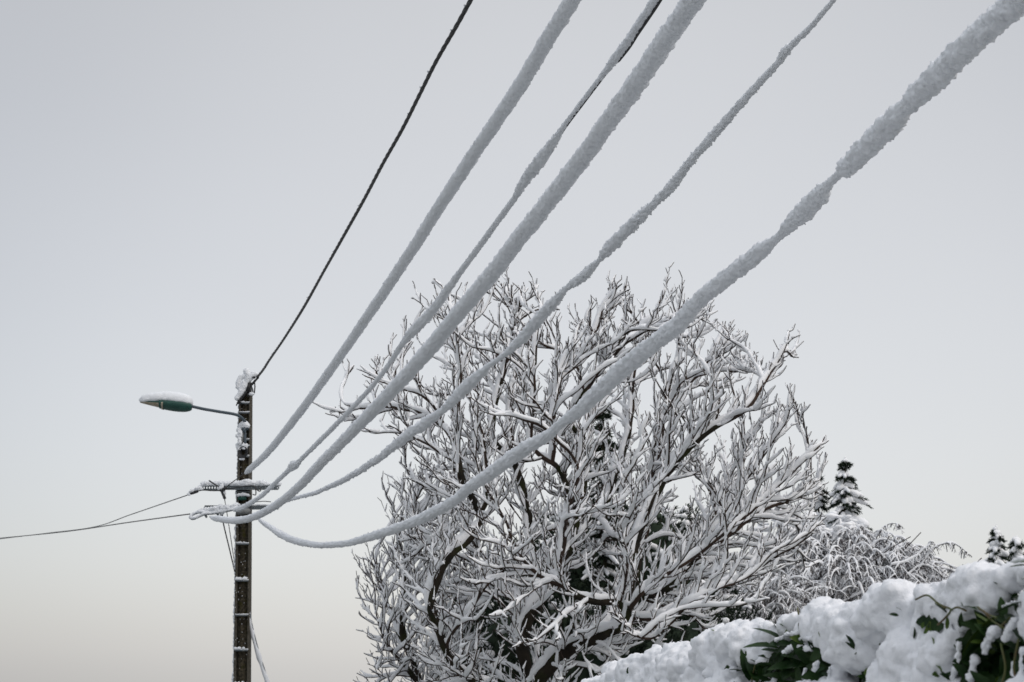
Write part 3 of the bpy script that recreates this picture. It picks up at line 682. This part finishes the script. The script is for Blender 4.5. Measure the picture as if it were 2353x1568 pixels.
Y1 = 20.5
def L_(pts, Y0=Y1): return [P(x, y, Y0 + dy) for x, y, dy in pts]
seeds = [
 L_([(1235, 1870, 0), (1228, 1700, 0), (1222, 1568, 0), (1196, 1477, -.1), (1222, 1409, -.2), (1254, 1366, -.2), (1300, 1290, 0), (1330, 1180, .2), (1350, 1050, .3), (1345, 930, .3)]),
 L_([(1225, 1620, 0), (1130, 1580, -.3), (1049, 1539, -.7), (1003, 1448, -1.0), (987, 1380, -1.1), (1002, 1330, -1.1), (1042, 1269, -1.0), (1085, 1239, -.9), (1120, 1150, -.7), (1110, 1020, -.6), (1080, 900, -.5)]),
 L_([(1230, 1570, 0), (1300, 1494, -.4), (1378, 1467, -.8), (1476, 1422, -1.2), (1548, 1409, -1.4), (1632, 1350, -1.6), (1724, 1327, -1.6), (1779, 1282, -1.6), (1850, 1245, -1.5)]),
 L_([(1254, 1366, -.2), (1225, 1270, .5), (1205, 1150, .9), (1190, 1080, 1.0), (1170, 960, 1.0), (1190, 840, 1.0)]),
 L_([(1378, 1467, -.8), (1430, 1390, -.3), (1480, 1250, .2), (1500, 1100, .4), (1510, 950, .5)]),
 L_([(1300, 1494, -.4), (1440, 1440, .6), (1560, 1300, 1.1), (1640, 1180, 1.2), (1690, 1060, 1.2)]),
 L_([(1424, 1445, -.9), (1441, 1350, -1.3), (1445, 1250, -1.5), (1420, 1160, -1.6)]),
 L_([(1222, 1409, -.2), (1150, 1330, .8), (1080, 1230, 1.5), (1030, 1120, 1.6)]),
 L_([(1330, 1180, .2), (1290, 1080, -1.0), (1270, 960, -1.4), (1290, 830, -1.4)]),
]
def r4(x, y): return ((825 + x / 1.4174) * .9191, (600 + y / 1.4174) * .9191)
seedr = [(.14, .02), (.11, .02), (.055, .015), (.07, .02), (.045, .015), (.05, .015), (.04, .015), (.05, .015), (.04, .015)]
for pl, d0, d1, ra in (
 ([(1062, 1300), (1090, 1060), (1180, 870), (1300, 700), (1480, 600), (1530, 500), (1600, 420), (1640, 275)], -1.3, -.6, .034),
 ([(1090, 1250), (1180, 1200), (1270, 1140), (1370, 1060), (1530, 930), (1640, 825), (1725, 745), (1765, 690)], -1.6, -1.0, .036),
 ([(1250, 1300), (1370, 1235), (1490, 1190), (1590, 1105), (1680, 1060), (1725, 1010)], -2.0, -1.6, .026),
 ([(1200, 1230), (1330, 1110), (1440, 1020), (1540, 960), (1640, 925), (1735, 890)], -.6, .2, .032),
 ([(1080, 1080), (1120, 900), (1180, 700), (1190, 560), (1240, 420), (1250, 330)], .2, .8, .034),
 ([(1190, 640), (1270, 520), (1350, 430), (1385, 350), (1400, 290)], .8, .9, .022),
 ([(760, 700), (790, 600), (800, 500), (890, 420), (950, 290), (975, 190)], .5, .2, .030),
 ([(830, 640), (900, 540), (1010, 400), (1080, 340)], .0, -.6, .022),
 ([(480, 900), (450, 700), (465, 520), (455, 400), (430, 240)], -.9, -.6, .040),
 ([(440, 740), (400, 620), (330, 550), (230, 520), (140, 470), (95, 430)], -.8, -.8, .026),
 ([(400, 760), (290, 690), (160, 690)], -.8, -1.0, .022),
 ([(380, 640), (220, 590), (110, 600), (50, 590)], -.6, -.2, .018),
 ([(560, 700), (590, 560), (640, 400), (650, 260), (640, 170)], .6, .8, .026),
 ([(700, 760), (720, 560), (730, 420), (745, 280)], -1.2, -1.5, .024),
 ([(830, 1230), (740, 1195), (660, 1110), (620, 980), (560, 900)], -1.5, -1.9, .026),
 ([(800, 1200), (830, 1100), (835, 960), (880, 880), (880, 760)], -1.5, -1.9, .026),
 ([(960, 1000), (1000, 860), (1060, 700), (1070, 560), (1100, 400), (1180, 200)], 1.2, 1.6, .032),
 ([(1100, 1420), (1180, 1340), (1300, 1300), (1420, 1300), (1480, 1290)], -2.0, -2.2, .024),
 ([(1330, 1080), (1440, 900), (1540, 760), (1620, 640)], -.6, -1.0, .026)):
    n_ = len(pl); seeds.append(L_([(*r4(x, y), d0 + (d1 - d0) * q / (n_ - 1) + random.uniform(-.12, .12)) for q, (x, y) in enumerate(pl)])); seedr.append((ra * .8, .010))
poly1 = [(1000, 1640), (960, 1500), (930, 1330), (925, 1200), (950, 1080), (850, 1000), (755, 962), (765, 930), (880, 940), (800, 835), (900, 850), (915, 775), (950, 740), (925, 675), (985, 650), (1080, 690), (1150, 650), (1200, 655), (1260, 690), (1300, 720), (1340, 740), (1385, 640), (1430, 650), (1480, 720), (1520, 640), (1570, 690), (1640, 760), (1680, 725), (1700, 790), (1740, 850), (1800, 760), (1830, 790), (1790, 900), (1830, 940), (1850, 1010), (1905, 995), (1880, 1090), (1850, 1170), (1900, 1210), (1840, 1290), (1760, 1380), (1640, 1420), (1520, 1500), (1400, 1560), (1420, 1640)]
att = attractors(poly1, Y1, 2.5, 2500); att = att[rng.random(len(att)) > np.clip((att[:, 2] - 4.2) / 3.5, 0, .35)]
bare_tree('large bare spreading tree, every branch loaded with snow, behind the wires', seeds, att, poly1, .0082, .0232, lat=(.15, .18, .58), spur=(.095, .05, .18), seed=3, org=P(1270, 1600, Y1), trop=(0, 0, .15), rad_=.6,
          seedr=seedr)

# finer tree at the left
Y2 = 22.5
seeds = [L_([(1010, 1850, 0), (990, 1650, 0), (965, 1560, 0), (930, 1470, 0), (925, 1380, 0), (940, 1250, 0), (950, 1150, 0)], Y2),
         L_([(965, 1570, 0), (900, 1500, -.5), (865, 1430, -.6)], Y2), L_([(930, 1470, 0), (880, 1370, .4), (860, 1280, .5)], Y2), L_([(985, 1640, 0), (1040, 1540, .5), (1060, 1400, .8)], Y2)]
poly2 = [(830, 1640), (830, 1520), (870, 1480), (790, 1400), (830, 1370), (792, 1270), (835, 1290), (900, 1200), (835, 1140), (880, 1120), (945, 1080), (1010, 1060), (1080, 1100), (1120, 1300), (1110, 1640)]
att = attractors(poly2, Y2, 1.4, 650, 120)
bare_tree('slender finely branched snow-covered tree at the left edge of the big one', seeds, att, poly2, .0064, .019, lat=(.12, .22, .55), spur=(.12, .06, .18), D=.13, kill=.33, infl=2, seed=60, org=P(980, 1640, Y2), rad_=.5, maxr=.08, k=7,
          seedr=[(.09, .02), (.05, .02), (.05, .02), (.05, .02)])

# ------------------------------------------------------------------ conifers and evergreens
def tuft(mb, c, d, L, n, wdt, droop=.3):
    """spray of narrow needle blades around direction d"""
    d = np.asarray(d); D_ = d[None] + rng.normal(0, .45, (n, 3)); D_ /= np.linalg.norm(D_, axis=1)[:, None]
    o = c + d[None] * rng.uniform(0, L * .8, n)[:, None]; sd_ = np.cross(D_, rng.normal(0, 1, (n, 3))); sd_ /= np.linalg.norm(sd_, axis=1)[:, None]
    ln = (L * rng.uniform(.3, .6, n))[:, None]
    v = np.stack([o - sd_ * wdt, o + sd_ * wdt, o + D_ * ln + sd_ * wdt * .3, o + D_ * ln - sd_ * wdt * .3], 1).reshape(-1, 3)
    mb.add(v, np.arange(n * 4).reshape(n, 4))
def conifer(label, x, ytop, ybot, Y, wpx, tiers=14, per=9, snow=1.0, lean=0, droop=.5, shape=.9, name='conifer', seed=0):
    top = P(x + lean, ytop, Y); bot = P(x, ybot, Y); H = top[2] - bot[2]; W = px(wpx, Y) / 2
    t = thing(name, label, 'tree', (bot[0], bot[1], 0)); T, N_, S = MB(), MB(), MB()
    tube(T, [(bot[0], Y, 0), (bot[0], Y, bot[2]), top], [W * .16, W * .13, .012], 8); 
    for k in range(tiers):
        f0 = (k + .5) / tiers
        nb = max(4, int(1.5 * per * (.35 + .65 * f0)))
        for q in range(nb):
            f = min(1, max(.02, f0 + random.uniform(-1, 1) / tiers)); z = top[2] - H * f; cx = top[0] + (bot[0] - top[0]) * f; rad = W * (f ** shape) * (1 + .25 * math.sin(k * 2.3 + seed))
            a = q / nb * 2 * math.pi + random.uniform(-.3, .3) + k * .7; r_ = rad * random.uniform(.5, 1.2)
            s_ = np.linspace(0, 1, 7)[:, None]; dirv = np.array((math.cos(a), math.sin(a), 0))
            p = np.array((cx, Y, z)) + dirv * r_ * s_ + np.array((0, 0, 1)) * (-(s_ ** 1.6) * r_ * droop + s_ * .1 * r_)
            tube(T, p, np.linspace(.02, .006, 7), 4, close=False)
            for i in range(1, 7): tuft(N_, p[i], dirv * .7 + np.array((0, 0, -.35)), H / tiers * .8 + .04, 14, .006 + .0016 * H)
            if random.random() < .93:
                e = p[1:] + np.array((0, 0, .03)); hh = snow * (.028 + .05 * rad * np.array([.7, 1, 1.1, 1.1, 1, .7])) * random.uniform(.7, 1.3); tube(S, e + WIND * hh[:, None] * .5, hh, 7, .4, 9, seed + q)
    blob(S, top + np.array((0, 0, -.02)), .02 * snow + .008 * H, 2, .3, 2, seed, (.8, .8, 2.4))
    T.build('trunk', M_bark, t); N_.build('crown', M_needle, t); S.build('snow_cover', M_snow_t, t); return t
conifer('tall narrow snowy conifer poking up beside the big tree on the right', 1938, 1058, 1320, 34, 175, 15, 12, 1.15, 4, .45, .8, seed=2)
conifer('thin snowy treetop leaning beside the tall conifer on the right', 1884, 1092, 1330, 34.5, 60, 9, 7, 1.9, -4, .3, .8, seed=12)
conifer('small snow-laden conifer above the hedge near the right edge', 2290, 1215, 1420, 34, 78, 13, 10, 1.35, -1, .5, .55, seed=5)
conifer('partly seen round-topped snowy conifer at the far right edge', 2336, 1240, 1420, 36, 46, 9, 9, 1.8, 0, .7, .35, seed=7)
conifer('dark narrow conifer standing behind the middle of the big bare tree', 1386, 925, 1500, 26, 170, 20, 9, .6, 0, .5, .75, seed=9)
def evergreen(label, x, y, Y, wpx, hpx, n=900, sn=120, seed=0, name='evergreen_shrub', snr=.09):
    c = P(x, y, Y); W, Hh = px(wpx, Y) / 2, px(hpx, Y) / 2; D_ = W * .7
    t = thing(name, label, 'shrub', (c[0], c[1], 0)); N_, S, T = MB(), MB(), MB()
    tube(T, [(c[0], Y, 0), (c[0] + .1, Y, c[2] * .6), (c[0], Y, c[2])], [.12, .09, .03], 8)
    core = ico(3)[0] * np.array((W, D_, Hh)) * .82; core *= (1 + .2 * fbm(ico(3)[0] * 2.5, seed, 2))[:, None]; N_.add(c + core, ico(3)[1])
    for q in range(n):
        d = rng.normal(0, 1, 3); d /= np.linalg.norm(d); f = random.uniform(.72, 1.0) * (1 + .12 * vn([d * 3 + seed], 3)[0]); p = c + d * np.array((W, D_, Hh)) * f
        if p[2] < .1: continue
        tuft(N_, p, d * .8 + np.array((0, 0, .15)), .22, 14, .012)
        if q < sn and d[2] > -.45:
            a = random.uniform(0, 6.28); e = np.array((math.cos(a), math.sin(a) * .6, random.uniform(-.5, .2))); L = random.uniform(.1, .35)
            q0 = crom([p, p + e * L * .5 + np.array((0, 0, .03)), p + e * L], .05); tube(S, q0 + np.array((0, 0, .05)), snr * random.uniform(.35, .8) * np.ones(len(q0)), 7, .35, 9, q)
    T.build('trunk', M_bark, t); N_.build('crown', M_needle, t); S.build('snow_cover', M_snow_t, t); return t
evergreen('dark evergreen bush low behind the big tree trunk, lightly dusted with snow', 1300, 1570, 24.5, 560, 420, 1700, 150, 1)
evergreen('dark evergreen bush right of centre below the long low limb', 1600, 1600, 26, 520, 400, 1500, 140, 2)
evergreen('snow-speckled evergreen behind the left forks of the big tree', 1120, 1500, 26.5, 240, 360, 700, 300, 3)
evergreen('tall dark evergreen filling the gaps in the middle of the big crown', 1420, 1350, 27.5, 520, 420, 1300, 420, 4)

# ------------------------------------------------------------------ weeping shrubs with drooping snowy twigs
def weeping(label, x, y, Y, wpx, hpx, arcs=110, twigs=16, tl=.35, base=.03, seed=0, cap=0, name='weeping_tree', deep=.7, extra=None):
    c = P(x, y, Y); W, Hh = px(wpx, Y) / 2, px(hpx, Y); t = thing(name, label, 'tree', (c[0], c[1], 0)); T, C, S = MB(), MB(), MB()
    tube(T, crom([(c[0], Y, 0), (c[0] + .15, Y, c[2] * .6), (c[0], Y, c[2] + Hh * .5)], .3), .1, 8, .1, 4)
    P_ = []
    for q in range(arcs):
        a = random.uniform(0, 2 * math.pi); el = math.asin(random.uniform(-.05, 1)); d = np.array((math.cos(a) * math.cos(el), math.sin(a) * math.cos(el) * deep, math.sin(el)))
        if d[1] > .25 and random.random() < .6: d[1] *= -1
        f0 = random.uniform(.15, .6); f1 = random.uniform(.72, 1.0) * (1 + .16 * vn([d * 3.2 + seed], 9)[0])
        sc = np.array((W, W, Hh)); s_ = np.linspace(0, 1, 14)[:, None]; f = f0 + (f1 - f0) * s_
        hor = np.array((d[0], d[1], 0)); side3 = np.array((random.uniform(-1, 1), random.uniform(-.4, .4), random.uniform(-.3, .3)))
        p = c + d * sc * f + np.array((0, 0, 1)) * (.22 * W * (np.sin(s_ * math.pi * .9)) - .20 * W * s_ ** 2.5) + hor * W * .12 * s_ ** 2 + side3 * W * .35 * s_
        p += .03 * np.stack([vn(p * 3, 1 + seed), vn(p * 3, 2), vn(p * 3, 3)], 1); P_.append(p)
    for q in range(cap):
        a = random.uniform(0, 6.28); f = random.random() ** .6 * .75; blob(S, c + np.array((math.cos(a) * W * f, math.sin(a) * W * f * deep, Hh * math.sqrt(1 - f * f) * .98)), random.uniform(.06, .12), 2, .3, 2, q, (1.3, 1.2, .6))
    for e in (extra or []): P_.append(e)
    for p in P_:
        r = np.linspace(.014, .004, len(p)); tube(C, p, r, 5); snow_on(S, p, r, base, 6, seed, 1.0, .4)
        for _ in range(twigs):
            i = random.randrange(2, len(p)); L = tl * random.uniform(.4, 1.1); e = rng.normal(0, 1.0, 3); e[2] = random.uniform(-.4, .9)
            s2 = np.linspace(0, 1, 6)[:, None]; q = p[i] + e * L * .5 * s2 + np.array((0, 0, -.75)) * L * s2 ** 1.8
            tube(C, q, np.linspace(.007, .003, 6), 4, close=False)
            for _k in range(2):
                j_ = random.randrange(1, 5); e2 = rng.normal(0, .5, 3); e2[2] = -abs(e2[2]) - .3; tube(C, q[j_] + e2 * L * .3 * np.linspace(0, 1, 3)[:, None], [.005, .004, .003], 4, close=False)
            if random.random() < .75: snow_on(S, q, np.full(6, .006), base * random.uniform(.3, .6), 5, seed + 1, 1.0, .4, False)
    T.build('trunk', M_bark, t); C.build('crown', M_weep, t); S.build('snow_cover', M_snow_t, t); return t
YW = 30.0
ex = [crom([P(x, y, YW - 1.2) for x, y in pl], .1) for pl in (
   [(2060, 1390), (2100, 1330), (2128, 1285), (2150, 1258), (2185, 1249), (2212, 1262), (2225, 1275)], [(2050, 1300), (2090, 1290), (2128, 1260), (2140, 1246)],
   [(1960, 1370), (2040, 1350), (2130, 1352), (2190, 1365), (2235, 1392)], [(1900, 1400), (1990, 1362), (2060, 1345), (2150, 1340)], [(1760, 1380), (1840, 1345), (1900, 1340), (1950, 1370)],
   [(2080, 1330), (2120, 1300), (2160, 1320), (2190, 1350)])]
weeping('broad weeping tree of drooping grey-brown twigs matted with snow, above the hedge', 1965, 1460, YW, 520, 255, 560, 42, .21, .022, 1, extra=ex)
weeping('snowy weeping thicket between the big tree and the hedge', 1720, 1560, 28.5, 460, 260, 360, 30, .22, .021, 2)
weeping('mop-headed drooping tree under a thick snow cap at the conifer foot', 1935, 1418, 32.5, 210, 240, 130, 16, .38, .06, 3, cap=45)
weeping('rounded snow-capped drooping tree just behind the big tree right side', 1825, 1405, 32.0, 250, 240, 150, 16, .38, .06, 4, cap=55)
sh_t = thing('dry_stems', 'thin dry stems sticking out above the weeping tree near the hedge', 'plant stems', P(2090, 1250, YW - 1))
for pl in ([(2080, 1262), (2098, 1243), (2116, 1224)], [(1990, 1300), (2050, 1258), (2092, 1234)], [(2035, 1248), (2043, 1232)]):
    m = MB(); tube(m, [P(x, y, YW - 1) for x, y in pl], .010, 5); m.build('stem', M_weep, sh_t)
sh_2 = thing('bare_twigs', 'few bare twigs rising just behind the snowy hedge near the far-right conifers', 'plant stems', P(2220, 1330, 24))
for pl in ([(2228, 1310), (2243, 1296), (2255, 1283)], [(2212, 1298), (2240, 1318), (2252, 1328)], [(2196, 1366), (2205, 1345), (2208, 1330)]):
    m = MB(); tube(m, [P(x, y, 24) for x, y in pl], .009, 5); m.build('stem', M_weep, sh_2)

# ------------------------------------------------------------------ laurel hedge under deep snow
hedge = thing('laurel_hedge', 'green laurel hedge at lower right buried under heaped fluffy snow', 'hedge', (1.6, 4.5, 0))
prof_pts = [(1200, 1665), (1290, 1612), (1362, 1568), (1414, 1522), (1450, 1512), (1495, 1499), (1530, 1497), (1574, 1479), (1626, 1477), (1645, 1452), (1660, 1437), (1691, 1430), (1750, 1424), (1799, 1431), (1815, 1412), (1841, 1394), (1886, 1384), (1939, 1384), (1986, 1380), (2035, 1365), (2052, 1343), (2070, 1337), (2090, 1345), (2141, 1339), (2210, 1332), (2234, 1312), (2261, 1298), (2309, 1301), (2353, 1290), (2450, 1262), (2600, 1225), (2760, 1200)]
pxs, pys = np.array(prof_pts).T
def top_y(x): return float(np.interp(x, pxs, pys))
def hz(x): return 1 / (1 / 7.2 + (1 / 3.5 - 1 / 7.2) * (x - 1380) / (2353 - 1380))
holes = [(1838, 1500, 58, 36), (1870, 1530, 50, 45), (1812, 1560, 70, 34), (2322, 1500, 74, 78), (2290, 1565, 70, 46), (2240, 1520, 22, 50), (2345, 1400, 30, 34), (2302, 1432, 40, 26), (2038, 1490, 20, 14), (1990, 1556, 34, 26), (2262, 1456, 40, 30), (1725, 1545, 30, 30), (2150, 1430, 20, 12)]
def in_hole(x, y, f=1.0, g=0): return any(((x - a) / (c * f + g)) ** 2 + ((y - b) / (d * f + g)) ** 2 < 1 for a, b, c, d in holes)
hb = MB(); blobs_c = []
def hb_add(x, y, back, r, sub=2, sq=(1, 1, .9)):
    c = P(x, y, hz(x) + back); v, f = ico(sub); nn = fbm(v * 1.5 + c * 9, 4, 2); hb.add(c + v * r * np.array(sq) * (1 + .16 * nn)[:, None], f)
x = 1180.0
while x < 2760:
    Y = hz(x); ty = top_y(x)
    for row in range(12):
        y = ty + 8 + row * 26 * (4.5 / Y) + random.uniform(-8, 8)
        if y > 1790: break
        xx = x + random.uniform(-12, 12); r = (.028 + .03 * random.random() ** 1.5 + (.03 + .05 * random.random() if random.random() < .30 else 0)) * (1.05 if row else .75)
        rp = r / Y * FV
        if y - rp * .85 < top_y(xx): y = top_y(xx) + rp * .85
        if row > 0 and in_hole(xx, y, .9, rp * .55): continue
        hb_add(xx, y, .16 * math.exp(-(y - ty) / 60) + random.uniform(-.03, .035) + r * .6, r)
    x += 19 * 4.5 / Y
# snow cover over the top, reaching back
for q in range(900):
    x = random.uniform(1180, 2800); Y = hz(x); bk = random.uniform(.15, .95); r = random.uniform(.05, .10); rp = r / (Y + bk) * FV
    c = P(x, top_y(x) + 6, Y); hb_c = np.array((c[0] + bk * .95, c[1] + bk * .15, c[2] - r - .02 - .05 * random.random() - .03 * bk))
    v, f = ico(2); hb.add(hb_c + v * r, f)
sc_ = fuse(hb, 'snow_cover', M_snow_f, hedge, .009, .012, 11, 3)
displace_mesh(sc_.data, .006, 22, 8); displace_mesh(sc_.data, .0025, 85, 9)
print('hedge snow verts', len(sc_.data.vertices))

def leaf(mb, base, d, up, L, W, curl=.3, fold=.25, n=9):
    d = np.asarray(d, float); d /= np.linalg.norm(d); s = np.cross(d, up); s /= np.linalg.norm(s) + 1e-9; u = np.cross(s, d)
    v = []
    for i in range(n):
        t = i / (n - 1); w = W * .5 * (math.sin(math.pi * min(1, t ** .8 * .97 + .015)) ** .8) * (1 + (.05 if i % 2 else -.03)); c = base + d * L * t - u * L * curl * t * t
        for q in (-1, -.5, 0, .5, 1): v.append(c + s * w * q + u * abs(q) * w * fold)
    f = [(i * 5 + j, i * 5 + j + 1, i * 5 + j + 6, i * 5 + j + 5) for i in range(n - 1) for j in range(4)]
    mb.add(v, f)
# solid dark body down to the ground, standing in for the shaded inside
core = MB(); rows = []
xs_ = np.linspace(1150, 2900, 60)
for x in xs_:
    Y = hz(x); c = P(x, top_y(x) + 10, Y); ring = []
    for a in np.linspace(0, 2 * math.pi, 40, endpoint=False):
        ex_, ez_ = math.cos(a), math.sin(a); sx = math.copysign(abs(ex_) ** .5, ex_); sz = math.copysign(abs(ez_) ** .5, ez_)
        hh = c[2] - .14; ring.append((c[0] + .58 + sx * .42, c[1] + .12 - .02 * sx, hh * .5 + sz * hh * .5))
    rows += ring
cv = np.array(rows); cv += .05 * np.stack([fbm(cv * 5, 1), fbm(cv * 5, 2), fbm(cv * 5, 3) * .5], 1); core.add(cv, ring_faces(60, 40))
core.build('dark_core', M_needle, hedge)
lf, lf2 = MB(), MB()
def facing(x, y, back): return P(x, y, hz(x) + back)
cnt = 0
while cnt < 260:
    x = random.uniform(1200, 2780); y = random.uniform(top_y(x) + 25, 1760)
    if not in_hole(x, y, 1.1): continue
    p = facing(x, y, random.uniform(.10, .26)); d = rng.normal(0, 1, 3); d[1] = -abs(d[1]) * .6; d[0] -= .3; d[2] -= .2
    leaf(lf, p, d, np.array((rng.normal(0, .4), -.6, 1.0)), random.uniform(.07, .12), random.uniform(.034, .05), random.uniform(.1, .5)); cnt += 1
# leaves low on the face of the body, down to the ground
for q in range(1300):
    x = random.uniform(1200, 2850); c = P(x, top_y(x), hz(x)); p = np.array((c[0] + random.uniform(.08, .2), c[1] + random.uniform(-.05, .1), random.uniform(.05, c[2] - .25))); d = rng.normal(0, 1, 3); d[0] = -abs(d[0])
    leaf(lf, p, d, np.array((0, 0, 1.0)), random.uniform(.08, .13), random.uniform(.03, .045), .3)
# single leaves that stand out of the snow: base x, y -> tip x, y, width, material, back offset
named = [(1722, 1565, 1708, 1482, 30, 0, -.06), (1740, 1570, 1712, 1500, 26, 0, -.05), (1738, 1548, 1676, 1528, 26, 0, -.05), (1728, 1580, 1690, 1562, 44, 0, -.05), (1740, 1540, 1775, 1520, 30, 0, -.02), (1757, 1575, 1748, 1520, 20, 0, -.03),
         (1875, 1500, 1858, 1466, 20, 0, -.02), (1893, 1470, 1888, 1438, 24, 1, -.04), (1850, 1470, 1836, 1430, 18, 0, -.03), (1800, 1500, 1775, 1530, 20, 0, 0),
         (2285, 1425, 2198, 1540, 34, 0, -.05), (2284, 1418, 2210, 1505, 30, 1, -.05), (2262, 1480, 2215, 1535, 22, 0, -.04), (2305, 1422, 2298, 1372, 26, 0, -.05), (2353, 1382, 2282, 1408, 20, 0, -.07), (2312, 1412, 2330, 1442, 26, 0, -.04), (2270, 1430, 2240, 1410, 12, 1, -.05), (2246, 1402, 2205, 1385, 16, 0, -.05),
         (2390, 1300, 2320, 1296, 26, 1, -.06), (2375, 1335, 2345, 1330, 30, 1, -.05), (2330, 1440, 2352, 1480, 26, 0, -.03), (2300, 1445, 2275, 1440, 18, 1, -.03),
         (2013, 1548, 1978, 1562, 24, 0, -.04), (2000, 1560, 1992, 1535, 26, 1, -.05), (1985, 1575, 2000, 1540, 18, 0, -.04), (2030, 1500, 2048, 1488, 14, 0, -.01), (2022, 1478, 2032, 1498, 12, 0, -.02),
         (2122, 1530, 2116, 1542, 12, 1, -.06), (2128, 1508, 2134, 1520, 8, 1, -.06), (2150, 1525, 2165, 1542, 10, 1, -.06), (2160, 1540, 2180, 1560, 10, 0, -.06), (1640, 1450, 1634, 1446, 6, 1, -.05), (1655, 1565, 1672, 1540, 16, 1, -.03), (2365, 1560, 2330, 1500, 26, 0, -.02), (2300, 1570, 2320, 1500, 26, 0, -.02)]
for bx0, by0, tx, ty_, w_, mt, bk in named:
    a = facing(bx0, by0, bk); b = facing(tx, ty_, bk - .01); Y = hz(bx0); L = np.linalg.norm(b - a)
    leaf(lf2 if mt else lf, a, b - a, np.array((.25, -1, .35)), L, w_ / FV * Y, random.uniform(-.05, .12), .22, 12)
for q in range(60):
    hx, hy, ha, hb_ = random.choice([holes[0], holes[1], holes[4], holes[4], holes[5], holes[5], holes[10], holes[12]]); x = hx + random.uniform(-.8, .8) * ha; y = hy + random.uniform(-.8, .8) * hb_
    p = facing(x, y, random.uniform(-.02, .08)); d = np.array((random.uniform(-1, 1), random.uniform(-.5, .1), random.uniform(-1, .9)))
    leaf(lf if q % 5 else lf2, p - d / np.linalg.norm(d) * .04, d, np.array((random.uniform(-.5, .5), -1, .4)), random.uniform(.07, .11), random.uniform(.028, .042), random.uniform(0, .3), .2, 12)
for q in range(46):                                  # tips poking through the snow
    x = random.uniform(1420, 2380); y = random.uniform(top_y(x) + 34, 1575); p = facing(x, y, -.035); d = np.array((random.uniform(-1, 1), -.5, random.uniform(-.6, 1)))
    leaf(lf if q % 3 else lf2, p, d, np.array((random.uniform(-.5, .5), -1, .4)), random.uniform(.025, .055), random.uniform(.010, .018), .1, .2, 8)
lf.build('foliage', M_leaf, hedge); lf2.build('young_leaves', M_leaf2, hedge)
for pl in ([(2155, 1436), (2172, 1420), (2185, 1402), (2170, 1394), (2150, 1386)], [(2185, 1402), (2200, 1396), (2220, 1404)], [(2246, 1395), (2270, 1412), (2290, 1420)], [(2250, 1400), (2262, 1406), (2278, 1425), (2310, 1445)], [(2300, 1440), (2320, 1420)], [(2104, 1378), (2130, 1368), (2152, 1384), (2172, 1398)], [(1730, 1590), (1728, 1560), (1735, 1530)], [(1832, 1398), (1838, 1425)], [(2290, 1600), (2310, 1540), (2300, 1480)], [(2350, 1600), (2330, 1540), (2340, 1470)]):
    st = MB(); tube(st, crom([facing(x, y, -.055) for x, y in pl], .01), .0028, 6); st.build('stem', M_stem, hedge)
# loose ragged snow on the exposed leaves
ls = MB()
for pl, w_ in (([(2205, 1480), (2200, 1520), (2190, 1560)], 14), ([(2290, 1448), (2270, 1470), (2262, 1500)], 24), ([(2335, 1420), (2318, 1450), (2305, 1470)], 16), ([(2330, 1520), (2325, 1545), (2340, 1565)], 12), ([(2350, 1490), (2345, 1530), (2352, 1570)], 14), ([(1800, 1500), (1830, 1486), (1860, 1492)], 12), ([(1785, 1470), (1810, 1458), (1835, 1456)], 10), ([(1868, 1540), (1880, 1520)], 14), ([(1840, 1470), (1870, 1466)], 10), ([(1903, 1565), (1908, 1535)], 8), ([(2322, 1293), (2345, 1286), (2370, 1284)], 10), ([(2290, 1398), (2320, 1388), (2352, 1374)], 6), ([(1845, 1560), (1850, 1540)], 12), ([(2230, 1560), (2240, 1510)], 22)):
    Y = hz(pl[0][0]); q = crom([facing(x, y, -.05) for x, y in pl], .006); tube(ls, q, (w_ / FV * Y * .40) * (1 + .35 * vn(q * 40, 2)), 14, .35, 45, 8, True, 2)
fuse(ls, 'leaf_snow', M_snow_f, hedge, .004, .0045, 60, 5)

for o in scene.objects:                              # snow is loose stuff lying on the part or thing that carries it
    if o.parent is not None and o.name.split('.')[0] in ('snow', 'snow_cover', 'windblown_snow', 'snow_specks', 'leaf_snow'): o['kind'] = 'stuff'
